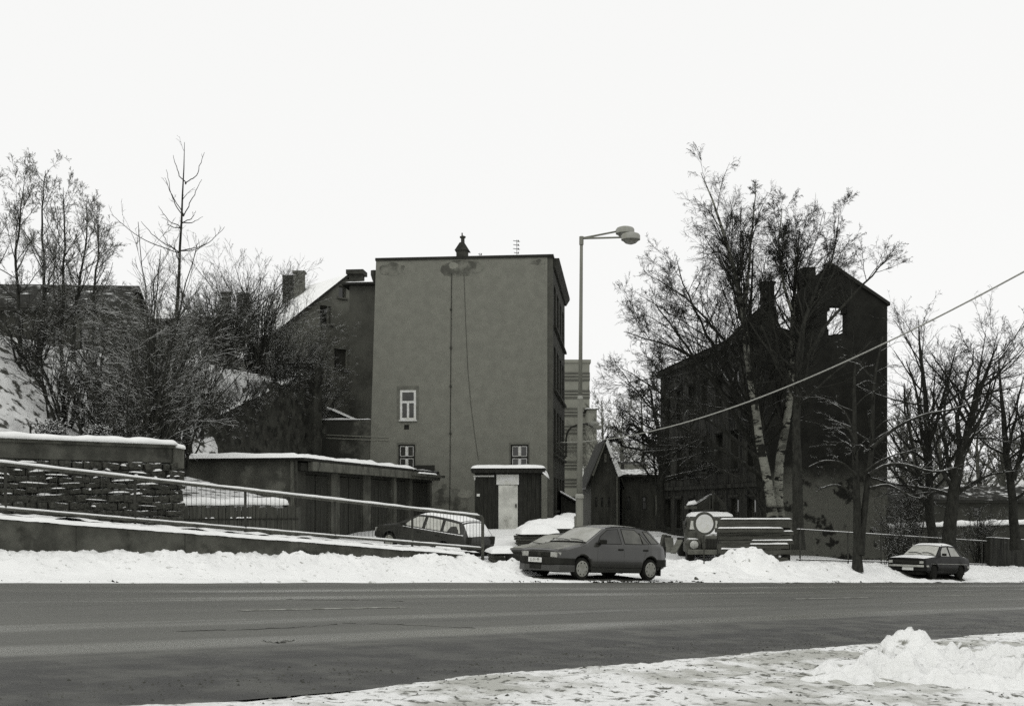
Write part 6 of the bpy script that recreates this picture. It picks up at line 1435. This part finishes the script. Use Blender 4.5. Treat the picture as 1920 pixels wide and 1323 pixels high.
# cab: rounded box lofted upward (local -y is the front)
def cab_ring(z, w, y0, y1, n=24, e=.32):
    out = []
    for k in range(n):
        a = 2*math.pi*k/n; c, s_ = math.cos(a), math.sin(a); out.append((cx0+w*math.copysign(abs(c)**e, c), (y0+y1)/2+(y1-y0)/2*math.copysign(abs(s_)**e, s_), z))
    return out
rings = [cab_ring(.95, cw*.97, .35, 1.9), cab_ring(1.30, cw, .30, 1.9), cab_ring(zk(993), cw, .32, 1.9), cab_ring(zk(974), cw*.95, .42, 1.88), cab_ring(zk(967), cw*.86, .55, 1.8), cab_ring(zk(964), cw*.6, .8, 1.6)]
mb = MB(); n = 24
mb.add([p for r in rings for p in r], [(i*n+k, i*n+(k+1) % n, (i+1)*n+(k+1) % n, (i+1)*n+k) for i in range(5) for k in range(n)]+[tuple(range(n-1, -1, -1)), tuple(5*n+k for k in range(n))]); mb.build('cab', M['truck'], tk, True, sharp=45)
top_r = [cab_ring(zk(968), cw*.90, .48, 1.82), cab_ring(zk(964), cw*.86, .55, 1.8), cab_ring(zk(960), cw*.7, .7, 1.7), cab_ring(zk(959), cw*.3, .9, 1.4)]
MB().add([p for r in top_r for p in r], [(i*n+k, i*n+(k+1) % n, (i+1)*n+(k+1) % n, (i+1)*n+k) for i in range(3) for k in range(n)]+[tuple(3*n+k for k in range(n))]).build('roof_snow', M['snow'], tk, True)
for s_ in (-1, 1):
    ws = MB().add([(cx0+s_*.05, .322, zk(993)+.02), (cx0+s_*cw*.86, .335, zk(993)+.02), (cx0+s_*cw*.80, .40, zk(976)), (cx0+s_*.05, .395, zk(976))], [(0, 1, 2, 3)]).build('windscreen', M['glass_snow'], tk)
    tb(cx0+s_*cw*.99, cx0+s_*(cw+.02), .6, 1.5, zk(992), zk(977)).build('side_window', M['glass'], tk)
    fe = MB()
    fe.prism([(cx0+s_*cw*.50, .55), (cx0+s_*cw*1.10, .55), (cx0+s_*cw*1.10, .95), (cx0+s_*cw*.95, 1.12), (cx0+s_*cw*.62, 1.12), (cx0+s_*cw*.50, .98)], -.75, .55); fe.build('fender', M['truck'], tk, bevel=.06)
    hl = MB().lathe([(.10, 0), (.17, -.04), (.175, -.10), (.15, -.13), (.02, -.15)], (cx0+s_*cw*.78, -.74, .88), 16, 'Y').build('headlight', M['lens'], tk, True, sharp=50)
    MB().lathe([(.165, -.03), (.19, -.05), (.19, -.09), (.165, -.10)], (cx0+s_*cw*.78, -.74, .88), 16, 'Y').build('headlight_rim', M['iron'], hl)
    wh = MB().lathe([(.26, -.14), (.46, -.15), (.50, -.11), (.50, .11), (.46, .15), (.26, .14)], (0, 0, 0), 22, 'Y' if False else 'X').build('wheel', M['rubber'], tk, True, sharp=40); wh.location = (cx0+s_*cw*.88, -.05, .50)
    MB().lathe([(.27, s_*.10), (.2, s_*.15), (.05, s_*.17)], (0, 0, 0), 16, 'X').build('rim', M['iron'], wh, True)
    tb(cx0+s_*(cw+.10)-.03, cx0+s_*(cw+.10)+.03, .1, .2, 1.35, 1.70).build('wing_mirror', M['iron'], tk, bevel=.02)
    wr = MB().lathe([(.26, -.24), (.46, -.25), (.50, -.2), (.50, .2), (.46, .25), (.26, .24)], (0, 0, 0), 22, 'X').build('wheel', M['rubber'], tk, True, sharp=40); wr.location = (cx0+s_*cw*.82, 3.9, .50)
hood = [(-.92, .70), (-.90, 1.15), (-.78, 1.30), (.35, 1.46), (.35, .70)]
MB().add([(cx0+s_*w, y, z) for s_ in (-1, 1) for w, (y, z) in zip((cw*.46, cw*.44, cw*.40, cw*.62, cw*.66), hood)], [(0, 1, 2, 3, 4), (9, 8, 7, 6, 5)]+[(i, i+5, (i+1) % 5+5, (i+1) % 5) for i in range(5)]).build('bonnet', M['truck'], tk, bevel=.07)
MB().grid(lambda a, b: (cx0+(b-.5)*cw*(.74+.4*a), -.74+1.05*a, 1.315+.155*a+.035*float(fbm(a*6, b*6, 2, 3))), 10, 8).build('bonnet_snow', M['snow'], tk, True)
gr2 = tb(cx0-cw*.36, cx0+cw*.36, -.945, -.90, .74, 1.12).build('grille', M['plastic'], tk)
for k in range(7): x = cx0-cw*.34+k*cw*.113; tb(x-.012, x+.012, -.965, -.946, .75, 1.11).build('grille_bar', M['iron'], gr2)
tb(cx0-cw*1.05, cx0+cw*1.05, -1.12, -.98, .50, .70).build('bumper', M['brick_grey'], tk, bevel=.03); tb(cx0-.7, cx0+.7, -.9, 4.6, .45, .62).build('chassis', M['rubber'], tk)
# crane superstructure on the bed
tb(cx0-cw, cx0+cw, 2.0, 5.2, .85, 1.0).build('bed', M['wood_dark'], tk)
hood_x = [pk(x, y)[0] for x, y in ((1296, 0), (1316, 0), (1345, 0), (1352, 0), (1372, 0))]
MB().prism([(hood_x[1], zk(968)), (hood_x[1]-.1, zk(946)), (hood_x[2], zk(926)), (hood_x[3], zk(924)), (hood_x[4], zk(945)), (hood_x[4], zk(968))], 2.1, 4.0).build('canvas_hood', M['canvas'], tk)
tb(hood_x[1]+.1, hood_x[4]-.1, 2.2, 3.9, 1.0, zk(967)).build('machine_house', M['truck'], tk)
MB().tube([(pk(1349, 0)[0], 1.95, zk(966)), (pk(1346, 0)[0], 1.95, zk(918))], [.09, .05], 6).build('jib_post', M['iron'], tk); MB().tube([(pk(1340, 0)[0], 1.98, zk(964)), (pk(1341, 0)[0], 1.98, zk(926))], .05, 6).build('jib_post', M['iron'], tk)
MB().tube([(pk(1328, 0)[0], 1.96, zk(957)), (pk(1372, 0)[0], 1.96, zk(954))], .05, 6).build('cross_bar', M['iron'], tk); tb(pk(1347, 0)[0], pk(1358, 0)[0], 1.85, 2.05, zk(966), zk(940)).build('winch', M['rubber'], tk)
snow_on([(hood_x[0], 2.05, zk(947)), (hood_x[1], 2.05, zk(944))], .2, .16, 'hood_snow', tk, 3, sub=5); tb(hood_x[0]-.05, hood_x[1], 2.0, 2.6, zk(954), zk(948)).build('side_box', M['truck'], tk)
